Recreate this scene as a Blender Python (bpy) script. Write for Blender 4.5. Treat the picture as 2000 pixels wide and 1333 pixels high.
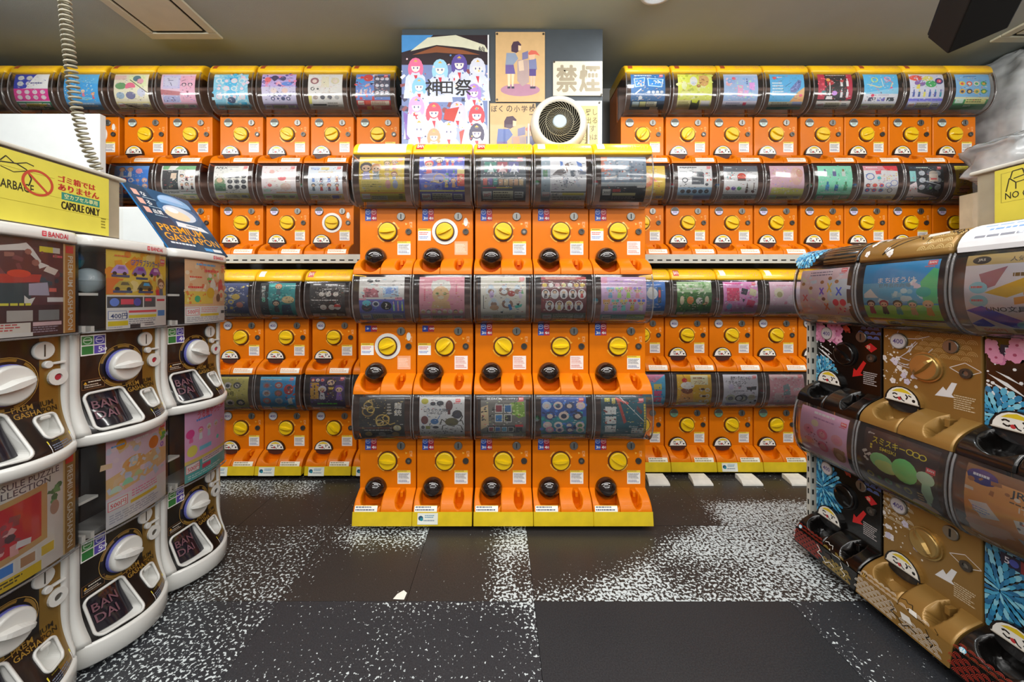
import bpy, bmesh, math, random
from mathutils import Vector, Matrix
for _o in list(bpy.data.objects): bpy.data.objects.remove(_o)
S = bpy.context.scene
COL = S.collection
PI = math.pi
CAMZ = 1.148
# ---------------------------------------------------------------- camera, world, lamps, exposure
cam = bpy.data.cameras.new('camera'); camo = bpy.data.objects.new('camera', cam); COL.objects.link(camo)
camo.location = (0, 0, CAMZ); camo.rotation_euler = (PI/2, 0, 0)
cam.sensor_width = 36; cam.lens = 730*36/2000; cam.shift_x = 0.010; cam.shift_y = -0.04175; cam.clip_start = 0.02
S.camera = camo
S.view_settings.view_transform = 'Standard'; S.view_settings.look = 'None'
S.view_settings.gamma = 1; S.view_settings.use_curve_mapping = False
S.view_settings.exposure = 0.16
W = bpy.data.worlds.new('world'); S.world = W; W.use_nodes = True
W.node_tree.nodes['Background'].inputs[0].default_value = (0.9, 0.95, 1, 1)
W.node_tree.nodes['Background'].inputs[1].default_value = 0.15
S.cycles.transparent_max_bounces = 24
S.cycles.max_bounces = 8; S.cycles.caustics_reflective = False; S.cycles.caustics_refractive = False
S.cycles.sample_clamp_indirect = 6
def tube_lamp(x, y, z, length, width, power, col=(1, 0.98, 0.95), rx=0.0):
    l = bpy.data.lights.new('fluorescent_lamp', 'AREA'); l.shape = 'RECTANGLE'; l.size = length; l.size_y = width
    l.energy = power; l.color = col
    o = bpy.data.objects.new('fluorescent_lamp', l); COL.objects.link(o); o.location = (x, y, z); o.rotation_euler = (rx, 0, 0)
    return o
for _x in (-2.3, -0.75, 0.8, 2.35):                      # rows of ceiling tubes above and behind the camera
    tube_lamp(_x, 1.02, 2.70, 1.53, 0.20, 21 if abs(_x) > 1 else 13, rx=math.radians(52))        # row mirrored in the domes, tilt added to brighten the rear machines
    tube_lamp(_x, -0.75, 2.775, 1.5, 0.20, 30 if abs(_x) > 1 else 6)
    if abs(_x) < 1: tube_lamp(_x*0.8, 0.22, 2.775, 1.2, 0.20, 19)         # extra pair added over the aisle to brighten the side rows' cards
    for _y, _p in ((-2.5, 24), (-4.2, 24)): tube_lamp(_x, _y, 2.775, 1.5, 0.20, _p)
tube_lamp(0.84, 2.0, 2.78, 0.16, 0.16, 5, (0.9, 0.96, 1))

# ---------------------------------------------------------------- colours and materials
def lin(c):
    return tuple((v/12.92 if v <= 0.04045 else ((v+0.055)/1.055)**2.4) for v in c)
_hx = {}
def hx(s):
    s = s.lstrip('#')
    if s not in _hx:
        t = s if len(s) == 6 else ''.join(a*2 for a in s)
        _hx[s] = lin(tuple(int(t[i:i+2], 16)/255 for i in (0, 2, 4)))
    return _hx[s]
M = {}
def mat(name, col, rough=0.4, metal=0.0, coat=0.0, var=0.06, scale=14, bump=0.0, bscale=60, spec=0.5):
    m = bpy.data.materials.new(name); m.use_nodes = True
    nt = m.node_tree; b = nt.nodes['Principled BSDF']
    c = hx(col) if isinstance(col, str) else col
    tc = nt.nodes.new('ShaderNodeTexCoord'); n = nt.nodes.new('ShaderNodeTexNoise'); n.inputs['Scale'].default_value = scale; n.inputs['Detail'].default_value = 3
    nt.links.new(tc.outputs['Object'], n.inputs['Vector'])
    r = nt.nodes.new('ShaderNodeValToRGB')
    r.color_ramp.elements[0].position = 0.3; r.color_ramp.elements[1].position = 0.7
    r.color_ramp.elements[0].color = tuple(v*(1-var) for v in c)+(1,); r.color_ramp.elements[1].color = tuple(min(1, v*(1+var)) for v in c)+(1,)
    nt.links.new(n.outputs['Fac'], r.inputs['Fac']); nt.links.new(r.outputs['Color'], b.inputs['Base Color'])
    b.inputs['Roughness'].default_value = rough; b.inputs['Metallic'].default_value = metal
    b.inputs['Coat Weight'].default_value = coat; b.inputs['Coat Roughness'].default_value = 0.08
    b.inputs['Specular IOR Level'].default_value = spec
    if bump:
        n2 = nt.nodes.new('ShaderNodeTexNoise'); n2.inputs['Scale'].default_value = bscale; n2.inputs['Detail'].default_value = 4
        nt.links.new(tc.outputs['Object'], n2.inputs['Vector'])
        bp = nt.nodes.new('ShaderNodeBump'); bp.inputs['Strength'].default_value = bump; bp.inputs['Distance'].default_value = 0.004
        nt.links.new(n2.outputs['Fac'], bp.inputs['Height']); nt.links.new(bp.outputs['Normal'], b.inputs['Normal'])
    M[name] = m; return m
def clear(name, tint, gloss=1.0, haze=0.05, rough=0.10, hcol=(0.8, 0.8, 0.82)):
    m = bpy.data.materials.new(name); m.use_nodes = True; nt = m.node_tree; nt.nodes.clear()
    out = nt.nodes.new('ShaderNodeOutputMaterial'); tr = nt.nodes.new('ShaderNodeBsdfTransparent'); gl = nt.nodes.new('ShaderNodeBsdfGlossy')
    df = nt.nodes.new('ShaderNodeBsdfDiffuse'); mx = nt.nodes.new('ShaderNodeMixShader'); mx2 = nt.nodes.new('ShaderNodeMixShader')
    tr.inputs[0].default_value = tint+(1,); gl.inputs['Roughness'].default_value = rough; df.inputs[0].default_value = hcol+(1,)
    fr = nt.nodes.new('ShaderNodeFresnel'); fr.inputs[0].default_value = 1.49
    mu = nt.nodes.new('ShaderNodeMath'); mu.operation = 'MULTIPLY'; mu.inputs[1].default_value = gloss; mu.use_clamp = True
    tc = nt.nodes.new('ShaderNodeTexCoord'); n = nt.nodes.new('ShaderNodeTexNoise'); n.inputs['Scale'].default_value = 9
    nt.links.new(tc.outputs['Object'], n.inputs['Vector'])
    hm = nt.nodes.new('ShaderNodeMath'); hm.operation = 'MULTIPLY'; hm.inputs[1].default_value = haze*2
    nt.links.new(n.outputs['Fac'], hm.inputs[0])
    nt.links.new(fr.outputs[0], mu.inputs[0]); nt.links.new(hm.outputs[0], mx2.inputs[0])
    nt.links.new(tr.outputs[0], mx2.inputs[1]); nt.links.new(df.outputs[0], mx2.inputs[2])
    nt.links.new(mu.outputs[0], mx.inputs[0]); nt.links.new(mx2.outputs[0], mx.inputs[1]); nt.links.new(gl.outputs[0], mx.inputs[2])
    nt.links.new(mx.outputs[0], out.inputs[0]); M[name] = m; return m
def printed(name, rough, coat=0.0, metal=0.0):
    m = bpy.data.materials.new(name); m.use_nodes = True; nt = m.node_tree; b = nt.nodes['Principled BSDF']
    a = nt.nodes.new('ShaderNodeAttribute'); a.attribute_name = 'ink'
    tc = nt.nodes.new('ShaderNodeTexCoord'); n = nt.nodes.new('ShaderNodeTexNoise'); n.inputs['Scale'].default_value = 25
    nt.links.new(tc.outputs['Object'], n.inputs['Vector'])
    mr = nt.nodes.new('ShaderNodeMapRange'); mr.inputs['To Min'].default_value = 0.9; mr.inputs['To Max'].default_value = 1.08
    mx = nt.nodes.new('ShaderNodeVectorMath'); mx.operation = 'SCALE'
    nt.links.new(n.outputs['Fac'], mr.inputs['Value']); nt.links.new(a.outputs['Color'], mx.inputs[0]); nt.links.new(mr.outputs[0], mx.inputs['Scale'])
    nt.links.new(mx.outputs[0], b.inputs['Base Color'])
    b.inputs['Roughness'].default_value = rough; b.inputs['Coat Weight'].default_value = coat; b.inputs['Metallic'].default_value = metal
    M[name] = m
printed('print', 0.45, 0.15); printed('decal', 0.35, 0.3)
mat('orange', 'dc7402', 0.38, coat=0.06, var=0.04, spec=0.25); mat('orange_dark', 'c05400', 0.4, coat=0.2)
mat('yellow', 'f6c21e', 0.35, coat=0.3); mat('knob_yellow', 'e8c008', 0.38, coat=0.2)
mat('yellow_base', 'dcbe1c', 0.4, coat=0.2, var=0.1)
mat('black_gloss', '0b0908', 0.25, coat=0.5); mat('gold', '98743a', 0.38, metal=0.35, coat=0.2); mat('gold_bright', 'b8985c', 0.28, metal=0.7)
mat('brown', '4a261a', 0.5); mat('hopper', '8c6c5e', 0.55, var=0.2, scale=8)
mat('smoke', '1c0f0b', 0.1, coat=0.8); mat('silver', '8f8d88', 0.34, metal=0.9); mat('steel_dark', '55504a', 0.4, metal=0.7)
mat('black', '0a0a0b', 0.5); mat('rubber', '1a1a1b', 0.7); mat('white_plastic', 'e6e4de', 0.35, coat=0.15, var=0.03); mat('white_gloss', 'd6d6d2', 0.25, coat=0.4, var=0.02)
mat('panel_black', '120d0b', 0.35, coat=0.3); mat('panel_gold', '8a6a2a', 0.35, metal=0.4, coat=0.2)
mat('dark_inside', '3a2a22', 0.6); mat('smoke_door', '1e1a22', 0.12, coat=0.7); mat('blue_ring', '6f73c4', 0.3)
mat('white_wall', 'dfe4e4', 0.6, var=0.02); mat('shelf_metal', 'c9c6ba', 0.45); mat('slot_dark', '161412', 0.8)
mat('pillar_paint', '3f464c', 0.6, var=0.05, bump=0.1); mat('ceiling_paint', 'a8b2ae', 0.8, var=0.04, scale=3, bump=0.15, bscale=200)
mat('wall_paint', '8c8d8c', 0.8, var=0.05); mat('vent_paint', 'cfccb6', 0.55, var=0.03)
mat('foam', 'e9e6dc', 0.7, var=0.12, bump=0.4, bscale=30); mat('cardboard', 'cbbd9f', 0.7, var=0.12)
mat('cord_grey', '98937f', 0.5); mat('speaker_grille', '0a1220', 0.8, bump=0.5, bscale=500); mat('speaker_case', '06070a', 0.8)
mat('lamp_trim', 'd8dce0', 0.3); mat('fan_white', 'cfcdc4', 0.35, coat=0.1); mat('fan_dark', '0c0b08', 0.6); mat('fan_rib', '9a957e', 0.4); mat('hub', 'a4b6c4', 0.35)
mat('cap_blue', '1f6fb0', 0.25, coat=0.5); mat('cap_pale', 'a9bac2', 0.35, coat=0.4); mat('cap_purple', '5a2a7c', 0.3, coat=0.4)
mat('cap_red', 'a3283a', 0.3, coat=0.4); mat('cap_green', '2f7a4a', 0.3, coat=0.4); mat('cap_teal', '1a7f93', 0.3, coat=0.4)
mat('floor_base', '1c1a19', 0.5)
clear('clear', (0.985, 0.98, 0.975), 1.1, 0.022); clear('clear_rim', (0.85, 0.82, 0.8), 1.2, 0.16, 0.1); clear('tape', (0.98, 0.98, 0.96), 0.6, 0.05, 0.2)
clear('clear_window', (0.99, 0.99, 0.99), 0.8, 0.012); clear('smoke_clear', (0.35, 0.25, 0.2), 1.0, 0.02)
def bagmat():
    m = clear('bag', (0.9, 0.92, 0.93), 1.8, 0.5, 0.16, (0.86, 0.9, 0.92)); return m
bagmat()

# ---------------------------------------------------------------- mesh helpers
class MB:
    def __init__(s): s.v = []; s.f = []; s.sm = []
    def add(s, vs, fs, smooth=False):
        b = len(s.v); s.v += [tuple(p) for p in vs]
        for f in fs: s.f.append(tuple(b+i for i in f)); s.sm.append(smooth)
        return s
    def box(s, x0, x1, y0, y1, z0, z1, bev=0.0):
        if bev <= 0:
            return s.add([(x0,y0,z0),(x1,y0,z0),(x1,y1,z0),(x0,y1,z0),(x0,y0,z1),(x1,y0,z1),(x1,y1,z1),(x0,y1,z1)],
                  [(0,3,2,1),(4,5,6,7),(0,1,5,4),(1,2,6,5),(2,3,7,6),(3,0,4,7)])
        bm = bmesh.new(); bmesh.ops.create_cube(bm, size=1)
        for v in bm.verts: v.co = ((x0+x1)/2+v.co.x*(x1-x0), (y0+y1)/2+v.co.y*(y1-y0), (z0+z1)/2+v.co.z*(z1-z0))
        bmesh.ops.bevel(bm, geom=bm.edges[:], offset=bev, segments=2, affect='EDGES', profile=0.5)
        bm.verts.index_update()
        s.add([v.co[:] for v in bm.verts], [[v.index for v in f.verts] for f in bm.faces]); bm.free(); return s
    def disc(s, c, r, y0, y1, n=24, bev=0.0, rx=None):
        """a round slab facing -y, front at y0 (y0 < y1), rim bevelled by bev"""
        rx = rx or r
        rings = [(1, y1), (1, y0+bev)] + ([(1-bev/r*0.35, y0+bev*0.3), (1-bev/r, y0)] if bev else [(1, y0)])
        vs = []; fs = []
        for k, y in rings:
            for i in range(n):
                a = 2*PI*i/n; vs.append((c[0]+rx*k*math.cos(a), y, c[1]+r*k*math.sin(a)))
        for j in range(len(rings)-1):
            for i in range(n): fs.append((j*n+i, j*n+(i+1) % n, (j+1)*n+(i+1) % n, (j+1)*n+i))
        b = (len(rings)-1)*n
        s.add(vs, fs, True); bb = len(s.v)-len(vs)
        s.f.append(tuple(bb+b+i for i in range(n))); s.sm.append(False)
        s.f.append(tuple(bb+i for i in reversed(range(n)))); s.sm.append(False)
        return s
    def ring(s, c, r0, r1, y0, y1, n=28):
        vs = []; fs = []
        for r, y in ((r0, y1), (r0, y0), (r1, y0), (r1, y1)):
            for i in range(n):
                a = 2*PI*i/n; vs.append((c[0]+r*math.cos(a), y, c[1]+r*math.sin(a)))
        for j in range(3):
            for i in range(n): fs.append((j*n+i, j*n+(i+1) % n, (j+1)*n+(i+1) % n, (j+1)*n+i))
        return s.add(vs, fs, False)
    def lathe(s, prof, n=24, c=(0, 0, 0), axis='z'):
        vs = []; fs = []
        for r, h in prof:
            for i in range(n):
                a = 2*PI*i/n
                if axis == 'z': vs.append((c[0]+r*math.cos(a), c[1]+r*math.sin(a), c[2]+h))
                elif axis == 'x': vs.append((c[0]+h, c[1]+r*math.cos(a), c[2]+r*math.sin(a)))
                else: vs.append((c[0]+r*math.cos(a), c[1]+h, c[2]+r*math.sin(a)))
        for j in range(len(prof)-1):
            for i in range(n): fs.append((j*n+i, j*n+(i+1) % n, (j+1)*n+(i+1) % n, (j+1)*n+i))
        return s.add(vs, fs, True)
    def ball(s, c, r, n=16, m=10, sq=1.0):
        return s.lathe([(max(1e-4, r*math.sin(PI*k/m)), -r*sq*math.cos(PI*k/m)) for k in range(m+1)], n, c)
    def tube(s, pts, r, n=6, closed=False):
        pts = [Vector(p) for p in pts]; vs = []; fs = []
        t0 = (pts[1]-pts[0]).normalized(); up = Vector((0, 0, 1)) if abs(t0.z) < 0.9 else Vector((1, 0, 0)); nrm = t0.cross(up).normalized()
        for i, p in enumerate(pts):
            t = (pts[min(i+1, len(pts)-1)]-pts[max(i-1, 0)]).normalized()
            nrm = (nrm-t*nrm.dot(t)).normalized(); b = t.cross(nrm)
            for k in range(n):
                a = 2*PI*k/n; q = p+nrm*(r*math.cos(a))+b*(r*math.sin(a)); vs.append(q[:])
        for i in range(len(pts)-1):
            for k in range(n): fs.append((i*n+k, i*n+(k+1) % n, (i+1)*n+(k+1) % n, (i+1)*n+k))
        return s.add(vs, fs, True)
    def sweep(s, rows, closed_ends=False, smooth=True):
        n = len(rows[0]); vs = [p for r in rows for p in r]
        fs = [(j*n+i, j*n+i+1, (j+1)*n+i+1, (j+1)*n+i) for j in range(len(rows)-1) for i in range(n-1)]
        s.add(vs, fs, smooth)
        if closed_ends:
            b = len(s.v)-len(vs)
            s.f.append(tuple(b+i for i in range(n))); s.sm.append(False); s.f.append(tuple(b+(len(rows)-1)*n+i for i in reversed(range(n)))); s.sm.append(False)
        return s
    def mesh(s, name, mats, fix=True):
        me = bpy.data.meshes.new(name); me.from_pydata(s.v, [], s.f)
        me.polygons.foreach_set('use_smooth', s.sm)
        if fix:
            bm = bmesh.new(); bm.from_mesh(me); bmesh.ops.recalc_face_normals(bm, faces=bm.faces[:]); bm.to_mesh(me); bm.free()
        for m in (mats if isinstance(mats, (list, tuple)) else [mats]): me.materials.append(M[m] if isinstance(m, str) else m)
        me.update(); return me
def link(name, me, parent=None, loc=(0, 0, 0), rot=(0, 0, 0), off=True):
    o = bpy.data.objects.new(name, me); COL.objects.link(o)
    if parent is not None:
        o.parent = parent
        if off and parent.get('_dz') is not None: loc = (loc[0], loc[1], loc[2]+parent['_dz'])
    o.location = loc; o.rotation_euler = rot
    return o
def thing(name, label, cat, loc=(0, 0, 0), rz=0.0, group=None, dz=None, rot=None):
    o = bpy.data.objects.new(name, None); COL.objects.link(o); o.empty_display_size = 0.05
    o.location = loc; o.rotation_euler = rot or (0, 0, rz); o['label'] = label; o['category'] = cat
    if group: o['group'] = group
    if dz is not None: o['_dz'] = dz
    return o
def tag(o, label, cat, group=None):
    o['label'] = label; o['category'] = cat
    if group: o['group'] = group
    return o
def struct(name, me, parent=None, loc=(0, 0, 0)):
    o = link(name, me, parent, loc); o['kind'] = 'structure'; return o
_shared = {}
def sh(key, mt, fn):
    k = (key, mt)
    if k not in _shared: _shared[k] = fn().mesh(key, mt)
    return _shared[k]

# ---------------------------------------------------------------- profiles
class Prof:
    def __init__(s, pts, n=60):
        P = [pts[0]]+list(pts)+[pts[-1]]; out = []
        for i in range(1, len(P)-2):
            for k in range(12):
                t = k/12; a, b, c, d = P[i-1], P[i], P[i+1], P[i+2]
                out.append(tuple(0.5*(2*b[j]+(c[j]-a[j])*t+(2*a[j]-5*b[j]+4*c[j]-d[j])*t*t+(3*b[j]-a[j]-3*c[j]+d[j])*t**3) for j in (0, 1)))
        out.append(tuple(pts[-1]))
        L = [0]
        for i in range(1, len(out)): L.append(L[-1]+math.dist(out[i], out[i-1]))
        s.len = L[-1]; s.P = out; s.L = L
    def pos(s, t):
        d = max(0, min(1, t))*s.len
        lo, hi = 0, len(s.L)-1
        while hi-lo > 1:
            m = (lo+hi)//2
            if s.L[m] <= d: lo = m
            else: hi = m
        k = (d-s.L[lo])/max(1e-9, s.L[hi]-s.L[lo]); a, b = s.P[lo], s.P[hi]
        return (a[0]+(b[0]-a[0])*k, a[1]+(b[1]-a[1])*k)
    def at(s, t):
        a = s.pos(t-0.01); b = s.pos(t+0.01); p = s.pos(t); dy, dz = b[0]-a[0], b[1]-a[1]; l = math.hypot(dy, dz) or 1
        return p[0], p[1], -dz/l, dy/l        # bottom-to-top path: outward normal is (-dz, dy)
DOME = Prof([(0.0, 0.124), (-0.035, 0.125), (-0.066, 0.138), (-0.09, 0.168), (-0.104, 0.21), (-0.108, 0.255), (-0.105, 0.30), (-0.099, 0.340), (-0.090, 0.366)])
CAPP = Prof([(-0.094, 0.366), (-0.091, 0.388), (-0.078, 0.412), (-0.055, 0.432), (-0.02, 0.445), (0.03, 0.449)])
TRAY = Prof([(-0.092, -0.226), (-0.089, -0.208), (-0.079, -0.190), (-0.062, -0.173), (-0.035, -0.156), (0.0, -0.140)])

# ---------------------------------------------------------------- printed matter (flat print as thin coloured facets)
_txt = {}
def glyphs(s):
    if s not in _txt:
        c = bpy.data.curves.new('txt', 'FONT'); c.body = s; c.resolution_u = 2; c.offset = 0.012
        o = bpy.data.objects.new('txt', c); COL.objects.link(o)
        me = o.to_mesh(); v = [(p.co.x, p.co.y) for p in me.vertices]; f = [tuple(q.vertices) for q in me.polygons]
        o.to_mesh_clear(); bpy.data.objects.remove(o); bpy.data.curves.remove(c)
        if v:
            x0 = min(p[0] for p in v); x1 = max(p[0] for p in v); y0 = min(p[1] for p in v); y1 = max(p[1] for p in v)
            h = max(1e-6, y1-y0); v = [((p[0]-x0)/h, (y1-p[1])/h) for p in v]; w = (x1-x0)/h
        else: w = 1
        _txt[s] = (v, f, w)
    return _txt[s]
class Ink:
    def __init__(s, w, h, bands=0):
        s.W, s.H, s.bands = w, h, bands; s.items = []; s.boxes = []
    def put(s, polys, col):
        if not polys: return
        us = [p[0] for q in polys for p in q]; vs = [p[1] for q in polys for p in q]
        bb = (min(us), min(vs), max(us), max(vs)); lay = 0
        for b, l in s.boxes:
            if l >= lay and b[0] < bb[2] and b[2] > bb[0] and b[1] < bb[3] and b[3] > bb[1]: lay = l+1
        s.boxes.append((bb, lay)); s.items.append((polys, hx(col), lay))
    def rect(s, x, y, w, h, c): s.put([[(x, y), (x+w, y), (x+w, y+h), (x, y+h)]], c)
    def ell(s, x, y, rx, ry, c, n=12, a0=0, a1=2*PI): s.put([[(x+rx*math.cos(a0+(a1-a0)*i/n), y+ry*math.sin(a0+(a1-a0)*i/n)) for i in range(n if a1-a0 > 6.2 else n+1)]], c)
    def circ(s, x, y, r, c, n=12): s.ell(x, y, r, r*s.W/s.H, c, n)
    def arc(s, x, y, r, t, c, a0=0, a1=2*PI, n=16):
        k = s.W/s.H; q = []
        for i in range(n):
            a, b = a0+(a1-a0)*i/n, a0+(a1-a0)*(i+1)/n
            q.append([(x+r*math.cos(a), y+r*k*math.sin(a)), (x+r*math.cos(b), y+r*k*math.sin(b)), (x+(r-t)*math.cos(b), y+(r-t)*k*math.sin(b)), (x+(r-t)*math.cos(a), y+(r-t)*k*math.sin(a))])
        s.put(q, c)
    def line(s, pts, t, c):
        k = s.W/s.H; q = []
        for (x0, y0), (x1, y1) in zip(pts, pts[1:]):
            dx, dy = (x1-x0), (y1-y0)/k; l = math.hypot(dx, dy) or 1; nx, ny = -dy/l*t/2, dx/l*t/2*k
            q.append([(x0+nx, y0+ny), (x1+nx, y1+ny), (x1-nx, y1-ny), (x0-nx, y0-ny)])
        s.put(q, c)
    def text(s, x, y, h, c, t, w=None, mid=False, vert=False, rot=0.0):
        if vert:
            for i, ch in enumerate(t): s.text(x, y+i*h*1.08, h, c, ch, None, mid)
            return
        v, f, a = glyphs(t)
        if not v: return
        wd = a*h*s.H/s.W
        if w: wd = w if wd > w or mid == 2 else wd
        x0 = x-wd/2 if mid else x
        P = [(x0+p[0]/a*wd, y+p[1]*h) for p in v]
        if rot:
            k = s.H/s.W; cx, cy = x0, y; cr, sr = math.cos(rot), math.sin(rot)
            P = [(cx+(p[0]-cx)*cr-(p[1]-cy)*k*sr, cy+((p[0]-cx)*sr+(p[1]-cy)*k*cr)/k) for p in P]
        s.put([[P[i] for i in q] for q in f], c)
    def micro(s, x, y, w, h, n, c, seed=1):
        rd = random.Random(seed*7+n+int(x*100)); q = []; lh = h/n
        for i in range(n):
            u = x; e = x+w*rd.uniform(0.7, 1)
            while u < e:
                d = min(e-u, w*rd.uniform(0.04, 0.16)); q.append([(u, y+i*lh), (u+d, y+i*lh), (u+d, y+i*lh+lh*0.5), (u, y+i*lh+lh*0.5)]); u += d+w*0.02
        s.put(q, c)
    def fig(s, x, y, h, hair, body, skin='f2cfae'):
        r = h*0.24*s.H/s.W; k = s.W/s.H
        s.put([[(x-r*0.75, y+h), (x+r*0.75, y+h), (x+r*0.45, y+h*0.42), (x-r*0.45, y+h*0.42)]], body)
        s.put([[(x-r*0.5, y+h*0.93), (x-r*0.1, y+h*0.93), (x-r*0.1, y+h*1.05), (x-r*0.5, y+h*1.05)], [(x+r*0.1, y+h*0.93), (x+r*0.5, y+h*0.93), (x+r*0.5, y+h*1.05), (x+r*0.1, y+h*1.05)]], body)
        s.circ(x, y+h*0.25, r*1.08, hair, 10); s.ell(x, y+h*0.31, r*0.8, r*0.72*k, skin, 10)
        e = r*0.14; s.put([[(x+d-e, y+h*0.29), (x+d+e, y+h*0.29), (x+d+e, y+h*0.36), (x+d-e, y+h*0.36)] for d in (-r*0.35, r*0.35)], '2a1c1c')
    def run(s, code, seed=1):
        """mini language: commands split by ';', numbers in percent of the sheet"""
        rd = random.Random(seed)
        for cmd in code.split(';'):
            a = cmd.split()
            if not a: continue
            k = a[0]; N = lambda i: float(a[i])/100
            if k == 'b': s.rect(0, 0, 1, 1, a[1])
            elif k == 'r': s.rect(N(1), N(2), N(3), N(4), a[5])
            elif k == 'c': s.circ(N(1), N(2), N(3), a[4], 14)
            elif k == 'e': s.ell(N(1), N(2), N(3), N(4), a[5], 16)
            elif k == 'o': s.arc(N(1), N(2), N(3), N(5), a[4])
            elif k == 'h': s.ell(N(1), N(2), N(3), N(4), a[5], 10, PI, 2*PI)
            elif k == 'p': s.put([[tuple(float(q)/100 for q in w.split(',')) for w in a[2:]]], a[1])
            elif k == 'L': s.line([tuple(float(q)/100 for q in w.split(',')) for w in a[3:]], N(2), a[1])
            elif k == 't': s.text(N(1), N(2), N(3), a[4], ' '.join(a[5:]))
            elif k == 'T': s.text(N(1), N(2), N(3), a[5], ' '.join(a[6:]), N(4), True)
            elif k == 'V': s.text(N(1), N(2), N(3), a[4], ' '.join(a[5:]), None, True, True)
            elif k == 'R': s.text(N(1), N(2), N(3), a[5], ' '.join(a[6:]), None, False, False, math.radians(float(a[4])))
            elif k == 'l': s.micro(N(1), N(2), N(3), N(4), int(a[5]), a[6], seed)
            elif k == 'f': s.fig(N(1), N(2), N(3), a[4], a[5], *(a[6:7]))
            elif k == 'k':
                x, y, w, h = N(1), N(2), N(3), N(4); nx, ny = int(a[5]), int(a[6]); cs = a[7].split(','); kind = a[8]; cw, ch = w/nx, h/ny; q = 0
                for j in range(ny):
                    for i in range(nx):
                        c = cs[q % len(cs)]; c2 = cs[(q+1) % len(cs)]; q += 1; cx, cy = x+(i+0.5)*cw, y+(j+0.5)*ch
                        if kind == 'c': s.circ(cx, cy, min(cw, ch*s.H/s.W)*0.4, c)
                        elif kind == 'm': s.circ(cx, cy, min(cw, ch*s.H/s.W)*0.42, c); s.circ(cx, cy+ch*0.03, min(cw, ch*s.H/s.W)*0.24, c2, 8)
                        elif kind == 'r': s.rect(cx-cw*0.4, cy-ch*0.4, cw*0.8, ch*0.8, c)
                        elif kind == 'q': s.rect(cx-cw*0.42, cy-ch*0.42, cw*0.84, ch*0.84, 'f4f2ee'); s.rect(cx-cw*0.34, cy-ch*0.34, cw*0.68, ch*0.68, c)
                        elif kind == 'f': s.fig(cx, cy-ch*0.45, ch*0.82, c, c2)
                        elif kind == 'w': s.ell(cx, cy, cw*0.46, ch*0.48, 'f6f2f4', 12); s.fig(cx, cy-ch*0.4, ch*0.74, c, c2)
                        elif kind == 'v': s.rect(cx-cw*0.1, cy-ch*0.42, cw*0.2, ch*0.3, c2); s.rect(cx-cw*0.2, cy-ch*0.15, cw*0.4, ch*0.55, c)
                        elif kind == 'a': s.put([[(cx-cw*0.4, cy+ch*0.2), (cx-cw*0.3, cy-ch*0.05), (cx-cw*0.12, cy-ch*0.3), (cx+cw*0.25, cy-ch*0.3), (cx+cw*0.42, cy), (cx+cw*0.42, cy+ch*0.2)]], c); s.circ(cx-cw*0.22, cy+ch*0.2, cw*0.1, '1b1b1b', 8); s.circ(cx+cw*0.24, cy+ch*0.2, cw*0.1, '1b1b1b', 8); s.put([[(cx-cw*0.1, cy-ch*0.04), (cx-cw*0.05, cy-ch*0.22), (cx+cw*0.2, cy-ch*0.22), (cx+cw*0.28, cy-ch*0.04)]], c2)
            elif k == 'n':
                x, y, w, h = N(1), N(2), N(3), N(4); cs = a[6].split(','); sz = N(7)
                for i in range(int(a[5])):
                    cx, cy = x+w*rd.random(), y+h*rd.random(); r = sz*rd.uniform(0.4, 1)
                    if rd.random() < 0.5: s.circ(cx, cy, r, rd.choice(cs), 7)
                    else:
                        an = rd.random()*PI; s.put([[(cx+r*1.5*math.cos(an+d), cy+r*1.5*math.sin(an+d)*s.W/s.H) for d in (0, 1.1, PI, PI+0.9)]], rd.choice(cs))
            elif k == 's':
                y = N(1); bg, tx = a[2], a[3]; pr = a[4] if len(a) > 4 else '300'
                s.rect(0, y, 1, 1-y, bg); h = 1-y
                s.rect(0.04, y+h*0.18, 0.2, h*0.55, 'fbfaf6'); s.text(0.06, y+h*0.3, h*0.3, 'c03038', pr+'円', 0.16)
                s.rect(0.27, y+h*0.15, 0.45, h*0.6, 'ece7c8'); s.micro(0.28, y+h*0.22, 0.42, h*0.5, 3, '6a6250', seed)
                s.rect(0.75, y+h*0.2, 0.2, h*0.45, 'e9e9e6'); s.micro(0.76, y+h*0.27, 0.17, h*0.35, 2, '55504a', seed+1); s.micro(0.05, y+h*0.82, 0.8, h*0.14, 1, tx, seed)
            elif k == 'B': # red maker mark at the corner
                x, y = N(1), N(2); s.rect(x, y, 0.11, 0.07, 'e0565c'); s.text(x+0.015, y+0.015, 0.03, 'ffffff', 'BAN', 0.08); s.micro(x-0.03, y+0.08, 0.16, 0.03, 1, 'd05a60')
            elif k == 'F': # sheen-free frame
                x, y, w, h = N(1), N(2), N(3), N(4); t = N(6); kk = s.W/s.H
                s.put([[(x, y), (x+w, y), (x+w, y+t*kk), (x, y+t*kk)], [(x, y+h-t*kk), (x+w, y+h-t*kk), (x+w, y+h), (x, y+h)], [(x, y), (x+t, y), (x+t, y+h), (x, y+h)], [(x+w-t, y), (x+w, y), (x+w, y+h), (x+w-t, y+h)]], a[5])
        return s
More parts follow.
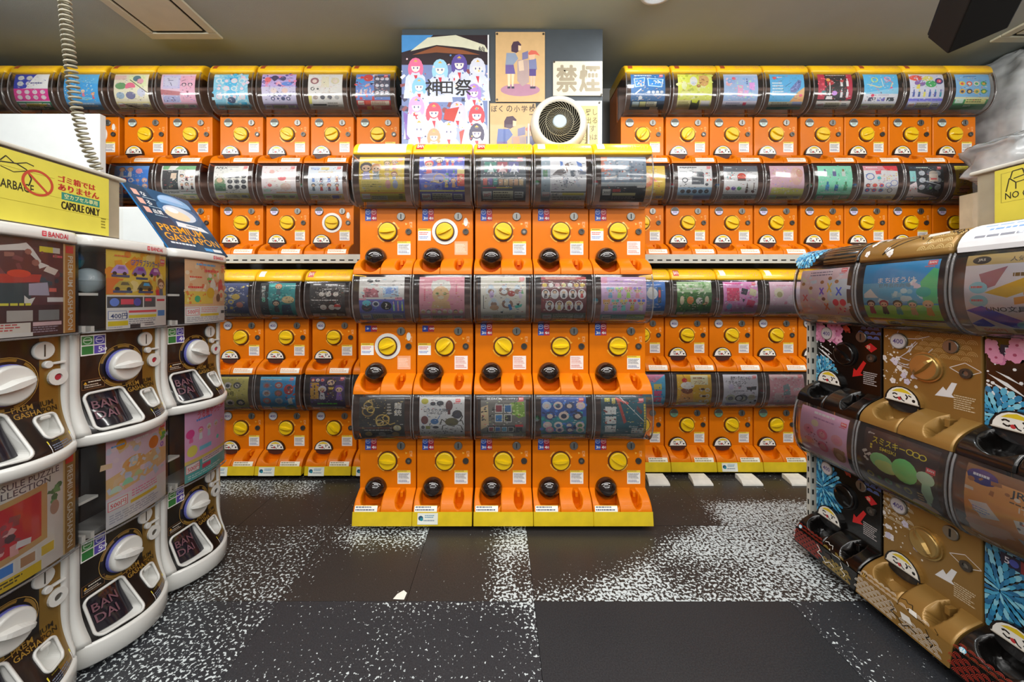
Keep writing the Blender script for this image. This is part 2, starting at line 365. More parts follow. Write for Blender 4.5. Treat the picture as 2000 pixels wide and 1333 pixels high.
    def busy(s, seed):
        """small print and fine detail in the inks already used on the sheet"""
        rd = random.Random(seed*13+1); cols = [c for p, c, l in s.items[1:]] or [hx('ffffff')]; cols = cols+[hx('f4f2ee'), hx('2a2624')]
        for kind in range(14):
            c = rd.choice(cols); f = rd.choice((0.55, 0.8, 1.2, 1.5)); c = tuple(min(0.95, v*f+0.004) for v in c); polys = []
            for i in range(7):
                x, y = rd.uniform(0.04, 0.92), rd.uniform(0.05, 0.76)
                if kind < 6: polys.append([(x, y), (x+rd.uniform(0.02, 0.07), y), (x+rd.uniform(0.02, 0.07), y+0.011), (x, y+0.011)])
                elif kind < 10:
                    r = rd.uniform(0.006, 0.016); a = rd.random()*3; polys.append([(x+r*math.cos(a+d), y+r*s.W/s.H*math.sin(a+d)) for d in (0, 1.3, 2.2, 3.6, 5)])
                else:
                    a = rd.random()*PI; l = rd.uniform(0.02, 0.06); dx, dy = l*math.cos(a), l*math.sin(a); t = 0.005; polys.append([(x-dy*t/l, y+dx*t/l), (x+dx, y+dy), (x+dx+dy*t/l, y+dy-dx*t/l)])
            s.items.append((polys, c, max([l for b, l in s.boxes] or [0])+1))
    def paper(s, g):
        s.items = [(p, tuple(v*min(g, max(1.0, 0.86/max(c[0], c[1], c[2], 1e-3)))+0.003 for v in c), l) for p, c, l in s.items]; return s
    def mesh(s, name, fn, lay=0.00012, m='print', thick=0.0):
        V = []; F = []; C = []
        nb = s.bands
        for polys, col, l in s.items:
            off = (l+1)*lay; c4 = col+(1.0,)
            for q in polys:
                if nb:
                    v0 = min(p[1] for p in q); v1 = max(p[1] for p in q); b0 = int(math.floor(v0*nb+1e-6)); b1 = int(math.ceil(v1*nb-1e-6))
                    parts = [q] if b1-b0 <= 1 else [clip(q, b/nb, (b+1)/nb) for b in range(b0, b1)]
                else: parts = [q]
                for p in parts:
                    if len(p) < 3: continue
                    b = len(V); V += [fn(u, v, off) for u, v in p]; F.append(tuple(range(b, b+len(p)))); C.append(c4)
        me = bpy.data.meshes.new(name); me.from_pydata(V, [], F)
        at = me.attributes.new('ink', 'FLOAT_COLOR', 'FACE')
        at.data.foreach_set('color', [x for c in C for x in c])
        me.materials.append(M[m]); me.update(); return me
def clip(q, a, b):
    for lim, sg in ((a, 1), (b, -1)):
        out = []
        for i in range(len(q)):
            p, r = q[i-1], q[i]; ip = (p[1]-lim)*sg >= -1e-9; ir = (r[1]-lim)*sg >= -1e-9
            if ip != ir:
                t = (lim-p[1])/(r[1]-p[1]); out.append((p[0]+(r[0]-p[0])*t, lim))
            if ir: out.append(r)
        q = out
        if len(q) < 3: return []
    return q
def flat_map(x0, z1, w, h, y): return lambda u, v, o: (x0+u*w, -y-o, z1-v*h)
def prof_map(P, x0, w, t_top, t_bot, base=0.0):
    def fn(u, v, o):
        y, z, ny, nz = P.at(t_top+(t_bot-t_top)*v); return (x0+u*w, y+ny*(o+base), z+nz*(o+base))
    return fn
# ---------------------------------------------------------------- capsule machine parts (local frame: knob at the origin, -y faces the customer)
HW = 0.1455
def sstep(a, b, x):
    t = max(0, min(1, (x-a)/(b-a))); return t*t*(3-2*t)
def body_mb(zb, top):
    m = MB().box(-HW, HW, 0, 0.26, zb, 0.122, 0.004); m.box(-HW+0.001, HW-0.001, 0.09, 0.26, 0.122, top); return m
def hopper_mb(top=0.365): return MB().box(-0.139, 0.139, 0.078, 0.0895, 0.126, top)
def dome_mb():
    hw = 0.1475; rows = []
    for x, d in ((-hw, 0.016), (-hw+0.0015, 0.008), (-hw+0.006, 0.002), (-hw+0.013, 0), (0, 0), (hw-0.013, 0), (hw-0.006, 0.002), (hw-0.0015, 0.008), (hw, 0.016)):
        r = []
        for i in range(25):
            y, z, ny, nz = DOME.at(i/24); r.append((x, y-ny*d, z-nz*d))
        rows.append(r)
    m = MB().sweep(rows); n = 25
    for x, k in ((-hw, 0), (hw, 8)):
        pts = list(rows[k])+[(x, 0.08, 0.366), (x, 0.08, 0.128)]; m.add(pts, [tuple(range(len(pts)))])
    return m
def rim_mb():
    m = MB()
    for x in (-0.1425, 0.1425):
        m.tube([(x, DOME.at(i/20)[0]+0.0005, DOME.at(i/20)[1]) for i in range(21)], 0.0035, 5)
    m.tube([(-0.142, -0.03, 0.126), (0.142, -0.03, 0.126)], 0.003, 5); return m
def cap_mb():
    hw = 0.1475; rows = []
    for x, d in ((-hw, 0.012), (-hw+0.002, 0.005), (-hw+0.01, 0), (hw-0.01, 0), (hw-0.002, 0.005), (hw, 0.012)):
        r = [(x, 0.0, 0.367)]
        for i in range(15):
            y, z, ny, nz = CAPP.at(i/14); r.append((x, y-ny*d, z-nz*d))
        r += [(x, 0.258, 0.449-d), (x, 0.258, 0.367)]; rows.append(r)
    return MB().sweep(rows, True)
def tray_mb(x0, x1, holes):
    nx, ns = max(6, int((x1-x0)/0.0034)), 30; rows = []
    for j in range(ns+1):
        t = j/ns; y, z, ny, nz = TRAY.at(t); r = []
        for i in range(nx+1):
            x = x0+(x1-x0)*i/nx; d = 0
            for cx, ct, rx, rt, dep in holes:
                q = math.hypot((x-cx)/rx, (t-ct)/rt); d = max(d, dep*(1-sstep(0.80, 1.0, q)))
            e = min(x-x0, x1-x); d += 0.003*(1-sstep(0, 0.004, e))
            r.append((x, y-ny*d, max(z-nz*d, -0.2245 if d > 0.004 else -1)))
        rows.append(r)
    m = MB().sweep(rows)
    for i in (0, nx):
        pts = [r[i] for r in rows]+[(rows[0][i][0], 0.0, -0.226)]; m.add(pts, [tuple(range(len(pts)))])
    m.add([rows[0][0], rows[0][-1], (x1, 0, -0.226), (x0, 0, -0.226)], [(0, 1, 2, 3)]); return m
CH_BALL = [(-0.062, 0.70, 0.0615, 0.64, 0.085)]; CH_FACE = [(-0.066, 0.68, 0.056, 0.46, 0.06)]; COIN = [(0.078, 0.60, 0.0245, 0.45, 0.075)]
def knob_mb(): return MB().disc((0, 0), 0.0445, -0.016, 0.002, 28, 0.005)
def collar_mb(): return MB().ring((0, 0), 0.044, 0.050, -0.006, 0.001, 28)
def grip_mb():
    m = MB(); rows = []
    for i in range(9):
        x = -0.041+0.082*i/8; w = 0.004+0.0085*(1-abs(x)/0.041)**0.6; d = 0.016+0.011*(1-(x/0.041)**4)
        rows.append([(x, -0.014, -w), (x, -d, -w*0.55), (x, -d, w*0.55), (x, -0.014, w)])
    return m.sweep(rows, True, False)
def tab_mb(): return MB().box(0.071, 0.085, -0.026, 0.0, -0.176, -0.150, 0.002)
def base_mb(zb, zt=-0.2125):
    m = MB(); rows = []
    for x in (-0.1475, -0.1455, 0.1455, 0.1475):
        d = 0.003 if abs(x) > 0.146 else 0; rows.append([(x, 0.25, -0.2268), (x, -0.088, -0.2268), (x, -0.0935+d, zt), (x, -0.103+d, zb), (x, 0.25, zb)])
    return m.sweep(rows, True, False)
def halfdisc_mb():
    m = MB(); n = 16; c = (-0.066, -0.140); r = 0.060
    for (r0, y0, y1) in ((r, -0.014, 0.0),):
        a = [(c[0]+r0*math.cos(PI*i/n), y0, c[1]+r0*math.sin(PI*i/n)) for i in range(n+1)]; b = [(p[0], y1, p[2]) for p in a]
        m.add(a+b, [tuple(range(n+1)), tuple(reversed(range(n+1, 2*n+2)))]+[(i, i+1, n+2+i, n+1+i) for i in range(n)]+[(n, 0, n+1, 2*n+1)])
    return m
def lowwindow_mb():
    m = MB(); n = 12; c = (-0.066, -0.141); r = 0.054
    a = [(c[0]+r*math.cos(-PI*i/n), -0.012, c[1]+r*0.55*math.sin(-PI*i/n)) for i in range(n+1)]; b = [(p[0], 0.0, p[2]) for p in a]
    return m.add(a+b, [tuple(range(n+1)), tuple(reversed(range(n+1, 2*n+2)))]+[(i, i+1, n+2+i, n+1+i) for i in range(n)]+[(n, 0, n+1, 2*n+1)])
def caster_mb(): return MB().box(-0.012, 0.012, -0.014, 0.014, 0.024, 0.036).box(-0.011, -0.008, -0.01, 0.01, 0.008, 0.026).box(0.008, 0.011, -0.01, 0.01, 0.008, 0.026)
def wheel_mb(): return MB().lathe([(0.001, -0.007), (0.015, -0.007), (0.0175, -0.004), (0.0175, 0.004), (0.015, 0.007), (0.001, 0.007)], 14, (0, 0, 0.0175), 'x')
_ink = {}
def shared_ink(key, fn):
    if key not in _ink: _ink[key] = fn()
    return _ink[key]
def sticker(kind):
    def f():
        k = Ink(0.066, 0.070)
        if kind == 'white': k.run('b f3f1ea;r 0 0 100 16 f2d648;l 6 3 88 10 1 a08030;l 8 24 84 40 5 5a5a66;l 8 70 84 22 3 4a5f9a')
        elif kind == 'pink': k.run('b f6ece6;r 0 0 100 12 f6ece6;l 8 10 84 50 6 d98a80;l 8 66 84 26 3 d0685a')
        elif kind == 'faded': k.run('b f6b58e;r 0 0 100 14 f3a878;l 8 20 84 66 6 f9d8c2')
        elif kind == 'warn': k.run('b f7f3ec;r 0 0 100 20 f0c83a;l 10 5 80 12 1 6a5020;l 8 30 84 28 2 d84a40;l 8 66 84 24 2 5a80c8')
        elif kind == 'mode': k.run('b 2c4aa8;r 50 0 50 100 b02438;c 24 28 20 3f6ad0;o 24 28 21 dfe8ff 3;c 74 28 20 c8404e;o 74 28 21 ffe0e0 3;l 8 23 32 10 1 ffffff;l 58 23 32 10 1 ffffff;r 2 58 46 40 3458b8;r 52 58 46 40 b83040;t 10 66 24 ffffff 3;t 22 70 18 ffffff 00;t 58 66 24 ffffff 4;t 70 70 18 ffffff 00')
        elif kind == 'mode2': k.run('b 2a3a9a;r 50 0 50 100 b02a3a;c 22 50 20 3b62c4;c 74 50 20 c24552;t 12 34 30 ffffff 3;t 62 34 30 ffffff 00')
        elif kind == 'fade': k.run('b e0dccf;l 10 15 80 75 6 b8a894')
        x0, z1, w, h = {'mode': (-0.117, 0.119, 0.060, 0.063), 'mode2': (-0.117, 0.107, 0.060, 0.032), 'warn': (-0.139, 0.016, 0.066, 0.062)}.get(kind, (0.050, -0.050, 0.068, 0.070))
        return k.mesh('sticker_print', flat_map(x0, z1, w, h, 0.0004))
    return shared_ink('st'+kind, f)
def face_ink():
    k = Ink(0.12, 0.06); k.run('h 50 100 50 100 16110d;h 50 93 44 86 f4f2ea;p e6c92a 22,40 34,22 50,12 66,22 78,40 60,36 40,36')
    k.run('L 16110d 4 24,56 30,48 38,54;L 16110d 4 26,70 34,78 40,70;L 16110d 4 60,44 66,56 62,72;L 16110d 3.5 68,46 76,52;c 44 74 5 c8383c;c 82 72 4.5 16110d;L 16110d 3 46,62 52,80 58,84;r 4 88 92 6 d8d2c4')
    return k.mesh('face_print', flat_map(-0.126, -0.080, 0.12, 0.06, 0.0145))
def badge_ink(kind):
    cs = {'silver': ('8c8f8c', 'cfe0d8', '6a7a7a'), 'purple': ('8d8a92', 'dcd6ee', '6c5ea8'), 'black': ('9a968e', 'd0ccd0', '54488c'), 'green': ('6a8a6e', '7fa88a', '4f6f58')}[kind]
    k = Ink(0.058, 0.058); k.circ(0.5, 0.5, 0.47, cs[0], 20); k.ell(0.5, 0.5, 0.42, 0.42, cs[1], 18, 0 if kind != 'black' else -PI, PI); k.text(0.5, 0.52 if kind != 'black' else 0.36, 0.24 if kind != 'black' else 0.3, cs[2], '300' if kind != 'black' else '400', 0.6, True)
    kind != 'black' and k.ell(0.5, 0.5, 0.42, 0.42, '5a5650', 18, PI, 2*PI); return k.mesh('badge_print', flat_map(-0.087-0.029, 0.078+0.029, 0.058, 0.058, 0.0062))
def around_ink():
    k = Ink(0.13, 0.13)
    for a0, a1 in ((0.35, 1.2), (1.9, 2.8), (3.5, 4.1), (5.2, 6.0)): k.arc(0.5, 0.5, 0.45, 0.05, 'f8b43c', a0, a1, 7)
    k.put([[(0.88, 0.3), (0.98, 0.36), (0.9, 0.42)]], 'f8b43c'); return k.mesh('turn_print', flat_map(-0.065, 0.065, 0.13, 0.13, 0.0004), m='decal')
def coin_ink():
    k = Ink(0.05, 0.05); k.put([[(0.1, 0.1), (0.36, 0.22), (0.14, 0.36)]], 'f8b43c'); k.text(0.55, 0.0, 0.28, 'f8c080', '円', None); k.text(0.55, 0.34, 0.28, 'f8c080', '玉', None)
    return k.mesh('coin_print', flat_map(0.085, 0.05, 0.05, 0.045, 0.0004), m='decal')
def cap_ink(logo, word=True, c='f2a066'):
    k = Ink(0.28, 0.085, 12)
    if logo == 'red': k.put([[(0.05, 0.42), (0.185, 0.42), (0.165, 0.82), (0.035, 0.82)]], 'c8342a'); k.text(0.055, 0.5, 0.24, 'fff4e8', 'BAN', 0.11)
    elif logo == 'white': k.rect(0.05, 0.42, 0.13, 0.38, 'fbf6ea')  # maker logo bleached by strong light, put in as a white block
    elif logo == 'sheet': k.rect(0.07, 0.12, 0.85, 0.84, 'eef0f2'); k.micro(0.3, 0.7, 0.5, 0.2, 1, 'c8ccd8')
    elif logo == 'dark': k.put([[(0.06, 0.40), (0.17, 0.40), (0.15, 0.82), (0.045, 0.82)]], 'b0502a')
    if logo != 'sheet' and word: k.text(0.40, 0.5, 0.34, c, 'ガシャポンステーション', 0.55); k.micro(0.62, 0.3, 0.26, 0.12, 1, c)
    return k.mesh('cap_print', prof_map(CAPP, -0.14, 0.28, 0.78, 0.02), m='decal')
def strip_ink(kind):
    k = Ink(0.12, 0.03, 4)
    if kind == 'coin': k.run('b f6efe0;l 4 20 90 60 2 e0a070'); x0, w = 0.010, 0.12
    elif kind == 'coinlabel': k.run('b f0ead6;l 4 12 90 76 2 8a7a50'); x0, w = 0.008, 0.124
    else: k.run('b f1efe8;l 4 14 90 72 2 586078;r 0 0 100 10 e8c050'); x0, w = -0.138, 0.112
    return k.mesh('strip_print', prof_map(TRAY, x0, w, 0.30, 0.06, 0.0006))
def base_ink():
    k = Ink(0.09, 0.05); k.run('b e9ece2;c 16 45 12 2a4f6a;c 20 55 8 2c8a9a;l 36 18 58 30 2 4f8fb0;l 30 60 60 20 1 8090a0'); return k.mesh('base_print', lambda u, v, o: (-0.12+u*0.1, -0.0945-v*0.0085-o-0.001, -0.217-v*0.052))
DOMES = {}
def poster_mesh(code, seed, w=0.222, x0=None, t0=0.965, t1=0.20):
    k = Ink(w, 0.285, 20); k.run(code, seed); seed < 400 and k.busy(seed); k.paper(1.4 if seed < 400 else 1.7); x0 = -w/2 if x0 is None else x0
    return k.mesh('display_card_print', prof_map(DOME, x0, w, t0, t1, -0.006))
def sub(name, me, parent, root=None, loc=(0, 0, 0), rot=(0, 0, 0), label=None, kind=None):
    o = link(name, me, parent, loc, rot, off=(root is None))
    if label: o['label'] = label
    if kind: o['kind'] = kind
    return o
def capsule_machine(X, Y, K, label, group, code, seed, chute='face', cap=None, floor=None, skin='orange', rz=0.0, ang=0.0, ring=False, badge='silver', stick='white', warn=False, base_sticker=False, upper=True, pw=0.222, px=None, art=None, strip=None, pill=False, name='capsule_machine', knobm='knob_yellow', decals=True):
    zb = -0.226 if floor is None else -floor
    r = thing(name, label, 'capsule machine', (X, Y, K+zb), rz, group, dz=-zb)
    dark = {'orange': 'orange', 'black_gloss': 'black_gloss', 'gold': 'gold'}[skin]
    top = 0.3685 if not cap else 0.366
    sub('body', sh('body%s' % ('t' if cap else 'm'), skin, lambda: body_mb(-0.2255, top)), r)
    sub('hopper_back', sh('hopper_back', 'hopper', hopper_mb), r)
    if skin == 'orange':
        tc, tk = 'orange', CH_BALL if chute == 'ball' else CH_FACE
    else: tc, tk = skin, CH_FACE
    ct = sub('chute_tray', sh('chute_tray_'+chute, tc, lambda: tray_mb(-HW, -0.0135, tk)), r)
    kt = sub('coin_tray', sh('coin_tray', tc, lambda: tray_mb(-0.0115, HW, COIN)), r)
    sub('coin_flap', sh('coin_flap', tc, tab_mb), kt, r)
    d = sub('dome', sh('dome', 'clear', dome_mb), r); sub('dome_rim', sh('dome_rim', 'clear_rim', rim_mb), d, r)
    if code: sub('display_card', poster_mesh(code, seed, pw, px), r)
    kn = sub('knob', sh('knob', knobm, knob_mb), r, None, (0, 0, 0))
    kn.location = (0, 0, -zb); kn.rotation_euler = (0, ang, 0)
    sub('grip', sh('grip', knobm, grip_mb), kn, r)
    sub('knob_collar', sh('knob_collar', {'orange': 'brown', 'black_gloss': 'black', 'gold': 'gold_bright'}[skin], collar_mb), r)
    if ring: sub('knob_ring', sh('knob_ring', 'white_plastic', lambda: MB().ring((0, 0), 0.05, 0.067, -0.003, 0.0)), r)
    elif decals and skin == 'orange': sub('turn_mark', shared_ink('around', around_ink), r, kind='stuff')
    cs = sub('coin_slot', sh('coin_slot', 'silver', lambda: MB().disc((0.069, 0.078), 0.0215, -0.006, 0.001, 20, 0.002)), r)
    sub('slit', sh('slit', 'black', lambda: MB().box(0.067, 0.071, -0.0072, -0.004, 0.066, 0.091)), cs, r)
    rb = sub('return_button', sh('return_button', 'steel_dark', lambda: MB().ring((0.108, 0.0), 0.008, 0.0155, -0.006, 0.001, 18)), r)
    sub('button_centre', sh('button_centre', 'silver' if skin != 'orange' or seed % 3 == 0 else 'steel_dark', lambda: MB().disc((0.108, 0.0), 0.008, -0.003, 0.001, 14)), rb, r)
    if decals and skin == 'orange': sub('coin_mark', shared_ink('coin', coin_ink), r, kind='stuff')
    if chute == 'ball': sub('chute_door', sh('chute_door', 'smoke', lambda: MB().ball((-0.060, -0.004, -0.138), 0.0555, 24, 14)), r)
    else:
        hd = sub('chute_door', sh('chute_door_half', {'orange': 'black_gloss', 'black_gloss': 'black_gloss', 'gold': 'gold'}[skin], halfdisc_mb), r)
        sub('door_label', shared_ink('face', face_ink), hd, r); sub('lower_window', sh('lower_window', 'smoke_clear' if skin != 'orange' else 'brown', lowwindow_mb), hd, r)
    if badge in ('mode', 'mode2'): sub('price_sticker', sticker(badge), r)
    elif badge:
        b = sub('price_badge', sh('price_badge', 'silver', lambda: MB().disc((-0.087, 0.078), 0.029, -0.006, 0.001, 22, 0.002)), r); sub('badge_face', shared_ink('bd'+badge, lambda: badge_ink(badge)), b, r)
    if stick: sub('notice_sticker', sticker(stick), r)
    if warn: sub('warning_sticker', sticker('warn'), r)
    if ring or pill: sub('blank_sticker', sh('blank_sticker', 'white_plastic', lambda: MB().disc((0.108, 0.05), 0.022, -0.0012, 0.0, 16, 0, 0.011)), r)
    if cap:
        c = sub('cap', sh('cap', {'orange': 'yellow', 'black_gloss': 'black_gloss', 'gold': 'gold'}[skin], cap_mb), r)
        if skin == 'orange': sub('cap_print', shared_ink('cap'+cap, lambda: cap_ink(cap)), c, r, kind='stuff')
    if strip: sub('strip_label', shared_ink('strip'+strip, lambda: strip_ink(strip)), kt if strip != 'chute' else ct, r)
    if floor is not None:
        bz = -floor+(0.028 if skin == 'orange' else 0.045)
        b = sub('base', sh('base%.3f' % bz, 'yellow_base' if skin == 'orange' else skin, lambda: base_mb(bz)), r)
        if base_sticker: sub('base_sticker', shared_ink('bs', base_ink), b, r)
        for cx in (-0.095, 0.095):
            for cy in (-0.055, 0.19):
                c = link('caster', sh('caster', 'black', caster_mb), r, (cx, cy, 0), off=False); c.location = (cx, cy, -0.012)
                w = link('wheel', sh('wheel', 'rubber', wheel_mb), c, (0, 0, 0.0125), off=False)
    if art: art(r)
    return r
